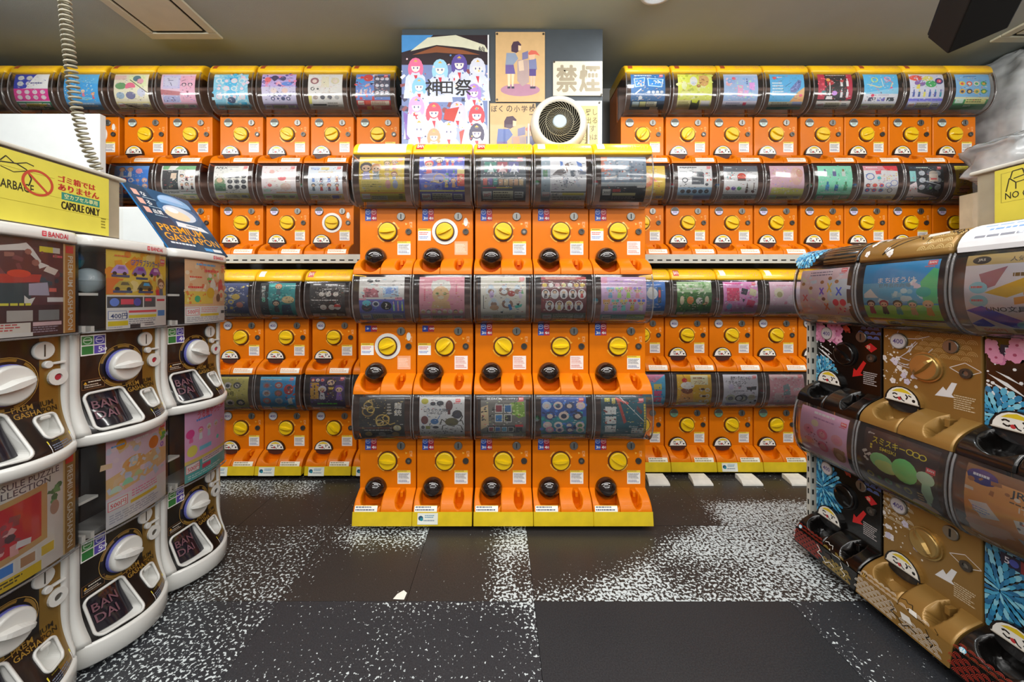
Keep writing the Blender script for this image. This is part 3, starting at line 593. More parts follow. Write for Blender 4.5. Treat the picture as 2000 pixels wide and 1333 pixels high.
# ---------------------------------------------------------------- display cards: (label phrase, print code)
CENTRE = [
 [("yellow card of dressed figures", "b edc928;f 16 13 42 3a3436 b9b4e0;p f2efe6 28,14 48,18 44,40 30,36;f 38 16 34 c98a58 7f8a8c;f 62 8 24 8a7a3a a88a52;f 78 6 22 a07050 b84a3a;f 62 32 22 d8c060 c8b070;f 78 33 22 a06a50 6f88a8;r 4 50 92 22 e8d268;e 64 60 6 9 e5a8a0;e 80 60 6 9 9aa0c0;l 6 54 44 14 3 b0a040;r 86 18 9 18 c8b050;r 0 77 100 1.6 c05a2a;r 0 79 100 21 c4b024;r 3 80 19 12 f4ece6;t 5 83 6 c87878 300円;r 24 84 36 10 dcd6b4;l 25 85 34 8 2 7a7040;l 86 80 10 12 3 3a3424;B 86 2"),
  ("violet-blue card of red-clad figures", "b 4250b4;p e8eaf4 10,0 22,0 22,18 14,24 10,12;p f0eef6 26,0 56,0 52,6 26,5;f 22 8 30 d84a4a e06870;f 44 2 26 2a1c26 d83a40;f 62 6 14 c8485a c84050;f 74 8 13 e8d8d8 d05060;k 54 28 30 24 2 1 4a8a5a,6a70d0 v;r 84 28 16 10 e8d88a;r 84 38 16 26 d8503a;n 84 40 14 20 12 f0a060,8a3a2a,f4d0b0 2.5;e 36 45 30 9 8f90c8;o 44 48 13 d8b060 2;r 4 58 46 14 6a78c8;l 26 53 20 6 1 e8d8a0;c 14 64 4 e8a0a0;c 40 65 6 4a58c0;f 60 48 18 68b0a0 d8c070;f 76 48 18 e0a060 e8b080;r 0 72 100 3 c8c060;r 0 75 100 25 4a4a8c;s 75 5a5090 d8c8e0;B 86 1"),
  ("dark slate card under a white title", "b 3c4854;l 4 2 25.2 7 1 f4f6f8;t 34 3 6 f4f6f8 フィギュア10;r 8 12 26 22 2c7a6c;r 37 12 22 22 8c3444;r 62 12 22 22 4a4a8a;p b8c8cc 22,14 14,36 20,34 22,40 25,34 30,36;p d0b8bc 48,15 38,36 46,33 48,40 51,33 58,36;p c4cad4 74,15 64,36 72,33 74,40 77,33 84,36;k 4 46 34 18 3 1 b85048,5a4a8a,2a8078 r;r 38 46 58 20 5a5a58;k 39 48 56 16 5 1 b89070,b8a078,a88868 r;r 4 66 30 2 d84050;r 34 66 36 2 c8b040;s 69 50525a c8b8a8;B 82 1"),
  ("white card of a winged grey robot", "b e9ebf1;r 0 0 20 100 8698a4;r 4 30 10 14 4a7a58;p 2f62b0 42,10 48,12 50,30 44,34;p 2f62b0 78,10 90,16 92,32 84,30;p 4a4246 22,42 38,28 50,26 56,36 44,42 34,40;p 6a5048 52,18 60,14 66,30 58,38;p c8ccd4 60,24 78,22 84,40 72,52 56,46;p 3c4a5a 64,32 74,30 76,42 66,44;p 5a6478 80,30 100,34 100,40 84,40;p aab0bc 48,44 60,48 58,64 50,66;p bcc2ce 70,50 80,52 92,66 82,66;p 6a7080 54,50 60,52 56,60;n 44 30 46 34 26 8a8e9a,d4d8e0,6a6e80 2;l 24 60 16 14 3 b8b0c0;r 22 75 78 2 2c2c30;r 22 77 78 23 e0dcd2;T 32 79 5 18 3a3a3a 全4種;r 48 78 48 5 d8cc50;l 26 86 66 10 2 8a8478;r 2 76 17 12 f0e4e2;t 4 80 5 c06868 300円"),
  ("grey-blue card of six picture tiles", "b 66788a;r 0 0 14 34 a8583a;k 4 8 92 46 3 2 8a98a8,94a4b4,7c8a9c r;n 6 12 88 38 34 d8d8dc,b05a4a,c8b0a0,4a5a70 2.6;L e8e4e0 4 8,48 34,44;L c86a60 2 10,30 22,28;r 0 56 100 8 b0b8bc;r 0 64 100 36 20242c;r 4 70 18 13 f2f0ea;t 6 74 6 30343c 300円;r 26 70 18 6 a83028;r 26 78 52 6 c8c088;l 26 86 56 8 2 9a8a8a;r 80 62 18 5 e0e0de")],
 [("white card of a black shade and question mark", "b dcd9d6;r 0 48 100 52 5a5cae;e 24 9 7 4 1c1c1e;e 40 8 6 3.5 1c1c1e;p a8606a 10,24 40,28 44,44 14,44;n 10 24 34 20 16 c86a78,7a3a48,e0b0b8 3;p c3dcf4 52,22 86,20 88,42 54,44;c 68 30 9 7fa0dc;n 54 24 30 16 10 5a80d0,ffffff 2;c 17 66 12 20242e;e 17 56 10 6 6ad0e4;c 37 58 8 dde4f4;c 37 58 5 2a3048;c 60 62 12 16161a;T 60 56 13 9 f6f4e8 ?;k 72 50 28 26 3 1 a8d8a8,e8a8b8,c8d880 v;r 0 46 16 4 e0a0b0;r 80 44 16 6 e08aa8;s 78 8a88b0 e8e0c0"),
  ("pink card of a cat in a white knitted bonnet", "b f3a2b4;e 48 22 22 16 f1efe8;p f1efe8 26,20 30,8 40,14;p f1efe8 70,20 66,8 56,14;e 48 38 19 18 d0a878;e 40 36 4 3.2 7a8a40;e 57 36 4 3.2 7a8a40;c 40 36 1.6 1a1512;c 57 36 1.6 1a1512;p c87868 46,42 50,42 48,45;L 8a5a40 1 44,48 48,46 52,48;e 48 44 7 4 e4cfb0;p c8a074 30,52 66,52 70,68 26,68;c 42 14 1.6 8a8a88;c 48 17 2 c89898;c 54 14 1.6 8a8a88;k 10 20 4 32 1 8 c85a70 r;k 80 14 4 24 1 6 c85a70 r;n 76 30 12 16 6 d87888 1.2;k 2 68 96 12 8 1 e8e4dc,5a4a40,d0a878,8a6a50,f0ead8 c;k 2 69 96 14 8 1 d0a878,e8e0d4 c;s 82 f3b8c4 a05060"),
  ("cream card of bonneted dolls and a red ball", "b eeeade;l 30 10 60 5 1 8a9a6a;k 8 18 88 26 3 1 e8eef2,8a6a58 m;k 14 46 60 24 2 1 e8eef2,8a6a58 m;k 8 16 88 12 3 1 c8d8e4 c;k 14 44 60 12 2 1 c8d8e4 c;c 68 36 8 9a2c24;e 24 38 5 8 b8a0c8;e 88 38 4 9 d0c0d8;L 4a4a48 1.4 6,40 6,68;e 30 66 10 6 b08868;p 3a78b8 60,60 66,58 70,70 64,72;p 4ab0a0 74,62 92,58 90,64 78,68;p 2a2a2e 78,58 86,56 84,62;p 50a070 92,26 95,36 89,36;p 24242a 42,76 50,74 48,79;s 80 e8e4d2 8a8460;B 86 1"),
  ("maroon card of eighteen small people", "b 5e1620;r 0 0 100 6 a83038;l 10 2 80 4 1 f0d8b0;k 1 7 98 22 7 1 e8c84a,f6f2ee,e0a8b0,f0e8a0,f4f4f4,d8b04a c;k 0 26 100 22 5 1 2a2428,401c22,d8d8de,2c2c34,30241e,c03a3a,d8c84a,8a3040,e8a8b8,c8484a w;r 0 47 30 28 7a2830;k 8 50 86 24 4 1 2c2628,5a2028,d8c070,8a3038,3a3e5a,303850,c8a060,502030 w;s 78 6a6a58 e0d8c8;n 2 8 96 16 20 3a2428,f8ece0,c85a5a 1.6"),
  ("lilac card of rainbow rabbit-eared dolls", "b e3bce8;r 0 0 14 14 f4a8cc;l 20 9 60 4 1 b890d8;k 10 22 80 26 4 1 9ad0f0,7fc0ec,b8e080,a0c860,f4a0b8,f08aa8,a08ad8,5a58b8 f;k 2 48 96 28 5 1 f0b060,f4c890,60c0b8,7ad0c8,f4d870,f4f0ec,e85a60,f08070,4a60d0,5a70d8 f;k 10 20 80 10 8 1 9ad0f0,9ad0f0,b8e080,b8e080,f4a0b8,f4a0b8,a08ad8,a08ad8 c;k 2 46 96 10 10 1 f0b060,f0b060,60c0b8,60c0b8,f4d870,f4d870,e85a60,e85a60,4a60d0,4a60d0 c;r 0 82 60 18 7fb0b4;r 60 82 40 18 b0c46a;r 4 84 20 11 f4f2ee;t 6 87 6 3a3a44 400円;l 30 86 66 8 2 6a7a70")],
 [("black card of coiled gold dragons", "b 1d1a18;o 20 18 11 9a8040 3;o 20 30 14 8a6c30 3;o 26 26 9 b8a050 2.4;o 52 48 16 b8984a 3;o 46 54 9 c8b060 2.4;L b8984a 3 44,56 58,50 68,58 80,54;L 8a7038 2.4 14,10 24,6 30,14;o 60 44 8 c8a850 2;n 10 8 60 50 30 b89a50,6a5424,d8c078 1.6;V 86 12 13 e0dcd4 龍銃;l 62 14 10 24 4 a8a298;c 84 66 9 c8b878;c 84 66 7 e8e0c0;r 0 64 74 4 6a3a2a;k 4 74 90 16 3 1 a88a44,8a8480,a08040 c;l 10 70 70 4 1 d0ccc4"),
  ("white card of crabs", "b e9e9ea;c 12 9 8 a8a030;e 30 14 6 4 33353e;e 46 13 8 5 33353e;L 33353e 1 24,18 30,14 36,18;L 33353e 1 38,18 46,13 54,17;T 38 24 7 56 3a3c46 いきもの大図鑑;T 34 31 5 44 3a3c46 シオマネキ;e 66 18 8 11 5a3434;r 63 24 6 12 5a3434;e 84 36 11 9 3a3a44;e 72 52 15 9 5c5636;L 3a3430 2.4 72,40 88,28 96,40 90,50;L 3a3430 2 58,52 50,46 46,58;L 3a3430 2 60,58 52,60 50,70;L 3a3430 2 84,58 92,60 96,70;L 3a3430 2 82,52 94,48 98,58;e 12 48 8 9 6a3838;e 34 51 9 6 3a6aa0;L 3a6aa0 1.6 40,48 46,38;L 30405a 1.4 26,54 22,60;e 8 64 4 4 50505a;r 14 61 10 7 8a8a40;e 36 64 7 3 3a3a40;k 2 70 96 10 7 1 40424a,34363e e;n 2 72 96 8 26 3a3c44 1.8;B 80 4;s 84 c8bc8a 7a7460"),
  ("grey card of framed prints and a green shape", "b 73716c;r 0 0 100 7 28282a;t 14 1.5 5 e0e0e0 BLEACH;t 40 2 4 e0e0e0 フレームマグネット;p 7aa03c 66,12 96,10 98,40 84,44 72,34;n 66 12 30 30 22 a0c860,5a8030,c8dc90 3;p c8b08a 0,22 16,16 18,60 0,70;n 2 22 28 26 22 2a2a2c,50504e 2.6;k 30 14 40 40 2 2 8a3a44,3a6a9c,3a78b0,34343a q;r 14 60 62 17 3a3a40;k 16 62 58 14 4 1 8a3a44,3a68a0,3a90b8,30303a q;r 76 58 18 5 c83a40;r 78 64 14 12 2c2c34;s 79 a09a84 54503e;B 84 1"),
  ("deep blue card of crowded cartoon heads", "b 2c4f96;r 0 40 100 40 257a88;n 0 6 100 70 40 3a6ac0,2a9a9a,1a2a5a,5080d0 6;k 0 6 100 24 4 1 b8c4d8,f0dcd4,3a4468,f2dcd0,e0cce0,f4e0d4,a8b8e8,f4e4dc m;k 4 28 92 22 3 1 2e3c70,f0d8cc,283048,c8b4a8,8a9ac8,f4dcd4 m;k 2 46 96 26 4 1 f0d8d4,f6e6e0,3a6a9a,f0dcd4,488048,b8d0a8,d8e8f0,f4e6e0 m;k 8 60 90 20 4 1 e8a0b8,f6e0e0,4a4478,f0dcd0,3a8a5a,6ab07a,c8c8e0,e8d8e8 m;B 84 2;s 82 b0a878 6a6448"),
  ("dark teal card of red rods and white tiles", "b 123a46;p 1c5664 0,30 100,0 100,60 40,100 0,100;p a04038 34,4 40,4 56,52 50,56;p c85a50 32,0 62,12 60,16 34,6;L d8d8d4 1.4 42,0 96,52;p 6a3030 80,18 92,30 88,36 78,26;k 6 18 30 60 1 3 e6e8e6 r;n 8 20 26 56 24 3a3a40,8a4038,b0b4b4 2.6;T 72 60 5 20 e8ece8 約145mm;r 68 66 28 14 d8dcd8;n 70 68 24 10 8 c84038,303438 2;k 94 14 5 66 1 12 c8b440 r;r 8 2 12 8 a8a030;r 24 2 8 12 a89a50;r 6 82 90 14 8a8478;l 8 84 84 9 2 d8d2c0;B 84 3")]]
# rear block beside the speaker cable: top tier, second tier, third tier, bottom tier
RL1 = [(-3.06, "card half navy and half magenta", "b f1eff4;p 2b3aa8 0,0 62,0 36,42 0,48;k 6 4 50 34 2 2 dde4dc,e8e4ee m;l 43 24 50 6 1 4a4a8a;p ffffff 62,0 100,0 100,42 36,42;l 48 26 48 7 1 3a3a7a;r 0 44 100 32 d8308c;k 4 46 92 28 4 2 f0dce4,e8d4dc,f4e8ee m;s 78 2f7a5a f0f0e0;r 24 84 60 6 d8c840"),
 (-2.735, "plain bright blue card", "b 3b9fe0;p 5cb6ec 20,0 100,0 100,30 30,24;n 20 16 70 34 30 7cc8f4,2b86cc,a8dcf8 3;f 56 46 18 e0c8b0 e07890;f 84 54 16 c86a50 d04a50;e 60 70 20 4 7fd0f4;r 0 78 100 22 5f9fd4;l 30 82 60 12 2 d8ecf8;n 2 26 20 40 14 e8c040,ffffff 2"),
 (-2.41, "cream card of little purses", "b e6dfc4;r 0 4 34 14 c8a8a0;p d8e0b0 40,4 90,2 96,40 46,44;c 66 14 12 4a6a78;c 76 22 10 d89aa8;e 20 36 16 10 5a8a58;e 48 38 15 12 dc6a88;p f4f0d0 0,48 100,36 100,70 0,70;e 18 62 12 9 8aa0b4;e 48 62 14 10 6a6a8c;e 80 54 12 12 d0d4e8;L 5a4a40 2.5 46,18 100,56;s 78 d8cf9a 6a6248;p 2a2420 10,80 40,88 66,98 40,92"),
 (-2.105, "pink and lilac school card", "b e8c4d6;r 6 4 50 40 c8c2e4;r 10 10 40 26 d8d6ee;L 5a5878 2 22,20 36,20;L 5a5878 2 28,26 32,36;p a8626a 0,46 58,52 60,62 0,60;r 4 62 50 18 9a9ac0;n 6 62 50 16 14 6a6a9a,c0c8e0 3;r 56 6 44 74 efb4cc;c 68 32 7 3a3048;c 68 33 4.5 f0c8d4;c 86 32 7 3a3048;c 86 33 4.5 f0c8d4;L 4a3a4a 1.4 60,22 72,18;p 7a3a50 74,50 82,50 78,58;L 5a4060 2 78,60 78,66;s 82 e8a8b8 8a5a60 200"),
 (-1.762, "cyan card of white blossoms", "b 8fd4ee;n 0 0 100 90 70 38b0dc,d6f2fa,5cc4e8,f0d8e8,b8e8f6 7;p 48b4e0 30,10 72,8 64,56 40,60;l 35 14 30 9 1 2a5a9a;k 4 10 90 66 4 3 d8eef6,7ac0e0,f4dce8 m;e 50 74 12 8 3a4a6a;s 86 8ed0e8 3a5a7a"),
 (-1.45, "violet card of chattering faces", "b b8a4d8;n 0 0 100 40 40 5a4a8c,e88ab0,3a3a70,f4b8d0,8a70c0 6;c 18 18 10 e86a70;c 38 12 10 3a3050;c 62 14 9 40406a;r 0 38 100 50 d8d2f0;e 74 30 16 6 5a80c8;k 20 40 64 18 2 1 f0dcd8,e8c8c0 c;k 14 56 76 10 5 1 4a5090,3a3a50,505088 c;k 24 64 60 12 4 1 38406a,c8c0d8,404878 m;s 84 a88cb8 e8dcc0"),
 (-1.148, "white card of three pale portraits", "b eceae6;k 4 4 90 34 3 1 8a5a60,f2dcd4,c8c0a0,f2e2d4,5a4458,f0dcd8 m;p d8d2b8 40,8 60,8 62,40 38,40;k 6 38 30 12 2 1 4a4a4c,e8e6e0 m;n 36 32 40 22 16 d8c8c0,b0a8a0,e8e0d8 3;l 40 54 46 6 1 b8b0a8;k 10 60 84 14 4 1 9a8a80,40404a,50505a,a0a0a0 c;p e8e070 0,58 10,64 8,84 0,84;r 10 84 40 4 3a3834;l 54 80 40 14 2 8a8680"),
 (-0.838, "card with a broad red foot band", "b 5e80c4;n 0 0 60 70 40 c83a40,e8e4ee,3a9ad8,2a2a50,f0b0b0 6;c 36 12 14 c04038;r 54 4 46 62 4a4a5c;k 56 6 42 58 3 3 dcdce4,c0c4d4 m;n 2 46 50 18 16 f05060,e8d8e0 4;r 0 74 100 26 b8322c;r 4 76 18 10 e8e8dc;t 6 79 5 c83a40 300円;r 26 76 14 10 d85040;r 42 76 54 12 e8d8c8;l 44 78 48 8 2 8a5a40;r 28 90 14 10 e0a828;r 48 90 22 9 d8a8a0;B 82 2"),]
RL2 = [(-2.735, "maroon card edge by the white board", "b 6a2430;n 0 0 100 90 40 8a3a48,c8b0c0,401820 5;s 80 d8d0c8 6a5a5a"),
 (-2.41, "blue card of round badges", "b 2f74c8;r 0 0 100 12 4f8ad0;f 22 4 28 8a5a48 d8e4f0;f 46 4 28 b0785a e8ecf4;c 72 16 10 e8a0b8;r 8 30 30 4 d8e8f8;k 0 34 100 48 5 3 f2e0d8,c83a40,e8e4f0,4a80d8,e0a890 m;n 0 30 100 50 30 1a58b0,6aa0e0 2;e 16 88 16 9 1d62c8;s 92 c8c0d0 5a5a70"),
 (-2.105, "white card of a dark-jacketed torso", "b eeeeec;r 4 0 96 12 6aa070;p f0f0ee 24,0 50,0 40,12 20,12;r 4 14 46 54 30383c;p e0c8b0 30,22 46,22 44,36 28,38;p e8ddd0 36,26 42,40 34,44;c 40 34 6 e8d0b8;p 23282e 6,26 24,16 30,50 8,66;k 54 24 44 46 3 2 34343c,e8e4e4 f;n 54 26 44 42 20 4a4a54,c85a60 2;T 28 72 6 44 26282c WIND BREAKER;l 56 72 40 4 1 6a6a6a;r 60 80 40 18 4f9a78;s 82 d8cf90 5a5a40"),
 (-1.762, "white and sage card of plush heads", "b efefea;t 4 2 8 3a3a3e APEX;l 34 3 50.4 4 1 8a8a88;B 86 1;e 18 48 15 14 7a8a6a;c 18 42 9 e0c0a0;p 4f7a58 2,52 36,52 34,72 4,72;r 4 30 20 6 dadad2;k 38 24 60 44 3 3 3a3c42,54585c,2c2e34 m;n 40 26 56 20 14 8a8c8c 2;s 78 d2c878 4a5a4a"),
 (-1.45, "white card of strawberry sweets", "b f2e8ea;e 52 46 34 26 f6f0ec;p c84a50 46,26 66,24 60,42 52,40;e 60 36 12 8 d8646a;c 24 56 6 c85a60;c 30 18 7 d8a8a0;e 70 60 16 10 e8ccc0;n 8 10 84 66 16 f0c8cc,e8d8d0,d88a90 2.4;r 4 66 22 8 bcdcd0;r 40 74 60 4 e0b890;s 80 c0d4a0 6a8a5a;B 84 2"),
 (-1.148, "pale blue card of eight little figures", "b e4ecf6;k 4 4 60 10 2 1 c0d0f0,e0d090 r;l 30 18 50 5 1 e0c080;k 4 26 92 24 4 1 3a4468,5a80c0,4a3a50,6a80b8,a06a50,6a88c0,b85a50,7090c8 f;k 4 50 92 24 4 1 34404c,50606c,a83a38,4a5068,c8483a,44506a,6a3038,404a60 f;B 84 2;s 80 d8c88a 4a5a80;r 66 84 20 10 6a70b8")]
RL3 = [(-1.715, "navy card with yellow plates", "b 46507a;k 2 10 60 66 3 4 c8b050,7a88b0,e0d8c0,5a6a98 m;n 0 6 100 76 40 30385c,a0a8c8,d8c060 3;e 66 38 12 8 d8b850;e 76 60 10 8 b87868;s 84 686a84 c8c8d0"),
 (-1.417, "black and teal card headed 8", "b 191c20;r 24 0 76 92 2a8a8c;n 24 4 74 80 30 4fb0b0,1a6a70,6ad0c8 5;V 10 8 9 e0e4e0 怪獣8号;t 6 40 12 6ac8a8 8;f 52 2 30 e09060 4a6a70;e 80 46 18 10 c8b080;n 66 40 28 14 10 d8c890,8a7a50 3;f 46 46 34 2a3038 38404a;p 2f4a68 62,60 86,58 90,92 58,92;s 90 6a6a60 c8c8b0"),
 (-1.103, "black card of white icons and a red ball", "b 2b2728;l 9 2 26 8 1 e8e8ea;l 44 3 44 7 1 d0d0d4;l 41 16 30 5 1 c8c4c4;k 24 20 60 22 3 1 cfc8c0 c;n 24 22 60 18 16 8a8480,e8e4e0 3;l 6 46 88 5 1 e4e0dc;k 26 56 48 22 2 1 d8d2cc c;c 78 66 10 e0d8d4;h 78 66 10 9 c83a34;L 8a3a30 1.6 68,66 88,66;s 84 6a5c50 b8a898"),
 (-0.80, "dark card hidden behind the centre block", "b 3a3440;n 0 0 100 90 40 5a5464,8a8090,2a2430 5")]
RL4 = [(-1.715, "olive card headed 8", "b b4ab58;k 2 6 80 34 3 1 4a4a4a,e0d8d0 m;T 34 40 12 60 28281e 怪獣8号;k 2 54 90 34 3 1 3a3c40,d8c8b8 m;n 0 10 100 76 20 8a8240,d0c880,30302c 3;s 88 5a5648 c0b890"),
 (-1.417, "sky blue card of spinning discs", "b 2f9cdc;r 0 0 100 10 5fc0ea;r 0 6 60 3 c8e8f8;k 2 12 68 64 2 3 7a8aa8,b05a50,a8b0c0,8a6a58,c0706a,9ab0c0 m;e 82 34 14 14 b83a38;c 84 30 7 4a3a40;n 70 22 28 50 16 c04a40,e8e0e0,2a4a90 4;p e8ece8 78,60 90,56 92,74 80,76;r 4 84 20 13 f0f0ec;t 6 87 6 40404a 300円;r 28 86 38 10 d8d090;l 29 87 36 8 2 6a6440;e 84 88 14 9 1d6a58;B 84 2"),
 (-1.103, "purple card of masked chibi players", "b 3a2c54;r 2 16 24 44 e0a83a;k 12 22 4 27 1 3 4a2a1a r;k 2 2 40 14 3 1 d8483a,f0e4d8,e8a0a0 m;f 60 2 44 2c2430 4a3838;p e8c020 52,28 70,28 66,34 56,34;f 36 24 36 e0dce8 d8d8e0;f 84 22 40 6a4a9a 7a58a8;l 20 72 60 9 1 5ac83a;n 0 4 100 70 30 6a4a9a,2a1c3c,a03a4a 3;s 84 7a7280 d8d0d8;B 86 1"),
 (-0.80, "black card behind the gold dragons", "b 24201c;n 0 0 100 90 40 4a4030,6a5a40 5")]
RR1 = [(0.9515, "navy card of mini kitchen trays", "b 1b5c94;l 10 3 60 6 1 d8e8f4;B 84 1;p bfe0f4 8,14 42,10 38,36 12,40;p 1d72b4 11,16 39,13 36,34 14,37;p bfe0f4 48,12 96,16 90,40 50,36;p 1d72b4 51,14 92,18 88,37 53,34;n 14 18 24 14 10 f0f4f4,e0b090 3;n 56 18 30 14 12 f0f4f4,c8d8c8 3;L eef4f6 4 12,58 30,44;c 28 68 6 e8f0f4;k 46 46 50 14 4 1 e6eef2 c;n 46 46 48 14 8 4a90c0 1.4;r 0 76 100 24 16324e;r 6 78 20 13 c8e0ec;r 28 78 18 13 c8cc90;r 48 78 30 13 d8d8c8;l 50 80 26 9 2 6a7260;r 60 92 24 8 b8b8b0"),
 (1.257, "lime green card of woolly animals", "b c6cc4a;n 0 0 100 70 50 d8dc70,a8b030,e8e8a0 6;e 46 22 11 14 e4e6e0;c 44 28 6 b8c4d0;e 76 20 15 17 c89a5a;n 64 6 24 24 18 e0b878,9a6a34 3;e 18 34 8 12 d0d4a0;c 60 36 6 a07040;r 0 74 100 26 d8cf8c;r 40 74 26 26 4a4a24;r 70 76 26 14 e0dcd8;l 4 78 34 14 3 8a8448;p c8d020 42,74 62,74 58,82 44,80"),
 (1.555, "pastel blue card of pink pouches", "b a9c6f0;r 0 0 100 6 c8d8f4;c 14 30 8 f0b4c0;r 12 16 20 12 88b0e8;r 40 34 16 30 e8a8d0;r 74 26 16 22 dc9ae0;r 58 48 14 20 d8a8e0;k 66 14 4 18 1 3 3a4a8a r;c 30 14 6 e0647a;n 8 10 84 60 26 f4d0e4,88b4e8,f0b8c8,b8e8d0 4;r 0 76 100 24 d8d2e4;r 60 80 10 8 c8385a;l 10 80 44 12 2 8a86a0"),
 (1.8555, "sky blue card of an airship on sand", "b 5ab4e8;p f0c080 100,40 100,76 62,76 82,52;p e8b070 70,70 100,60 100,78 60,78;c 14 12 6 e05a60;l 22 9 20 5 1 f4f4fa;p 5a6aa0 58,44 84,18 92,22 88,40 74,54 60,54;n 62 24 26 26 16 7a86b8,404c80 3;L 3a4468 1.4 44,38 62,26;L 5a5a70 1 70,54 72,70;l 6 26 40 40 5 d8ecf8;c 90 62 5 e85a78;r 0 78 100 22 aca890;r 0 92 100 8 2f8078;r 70 78 28 10 8a90b0;l 8 80 56 10 2 6a6a58"),
 (2.168, "black card of goblets edged with crimson", "b 181416;r 0 0 20 72 a01c38;r 84 0 16 72 a8203c;n 0 0 24 70 12 d04a5a,701428 4;l 24 3 60 4 1 c8b8b0;c 36 26 10 a02a30;c 30 18 6 e0a048;L eceae8 2.4 34,26 34,62;p f2f0ee 26,64 42,64 44,72 24,72;c 48 56 8 b884d0;c 16 54 7 2a6a6a;k 60 12 34 28 2 1 e0e0e0,f0f0f0 v;k 60 44 34 26 2 1 c8c8cc,e0e0e4 v;c 70 22 5 b04040;s 76 d2cac4 5a5450"),
 (2.466, "sky blue card of bracelets and bands", "b 58b8e6;o 32 18 10 b8cc58 3;L f0dc90 3 14,32 44,40 52,38;L c8e4ec 3 52,14 56,38;o 70 16 10 d8a8c8 3;L e8d8a0 3 84,26 78,40;L e07088 3 60,10 84,26;c 80 42 4 d85080;p 90d4f4 0,56 100,40 100,60 0,62;r 0 58 100 42 dcdce4;c 26 62 5 c83a58;l 42 60 40 4 1 a09ab0;k 12 66 82 12 3 1 40445a,6a70b8,30343c r;n 14 68 78 8 20 e8e8f0 3;s 84 c8c4a4 6a6680"),
 (2.764, "white card of coloured spinning tops", "b dadcee;e 20 12 20 9 d85040;e 54 14 16 8 e4dc60;e 30 28 16 9 7a5a98;e 62 30 16 10 3f9a58;c 86 22 12 24306a;c 86 22 7 c84058;p e8d84a 20,34 30,30 28,44 18,44;n 10 4 80 34 24 f0e8f0,c0c8e0 3;k 4 44 94 24 6 1 4a5a98,3a4a88,d8d060,3a5aa0,4a5aa0,3a8aa0 v;r 0 70 100 6 6a6ac8;s 76 a8a8d8 e8e8f0"),
 (3.063, "light blue card of eight lucky charms", "b 7cb4e0;l 26 6 40 5 1 3a5a8c;k 8 18 84 44 4 2 d8c84a,e05a48,e8e4d0,48a060,c89a40,3a3a50,e8c060,4a8a50 m;n 10 20 80 40 20 2a2a38,e86a50,f0e8a0 2;r 0 66 100 6 c8c8a0;r 0 72 100 28 3f8a52;r 34 70 60 14 d0d088;l 36 72 56 10 2 60683a;r 4 70 24 12 c8e0d0;t 34 86 6 d8e8d0 300円")]
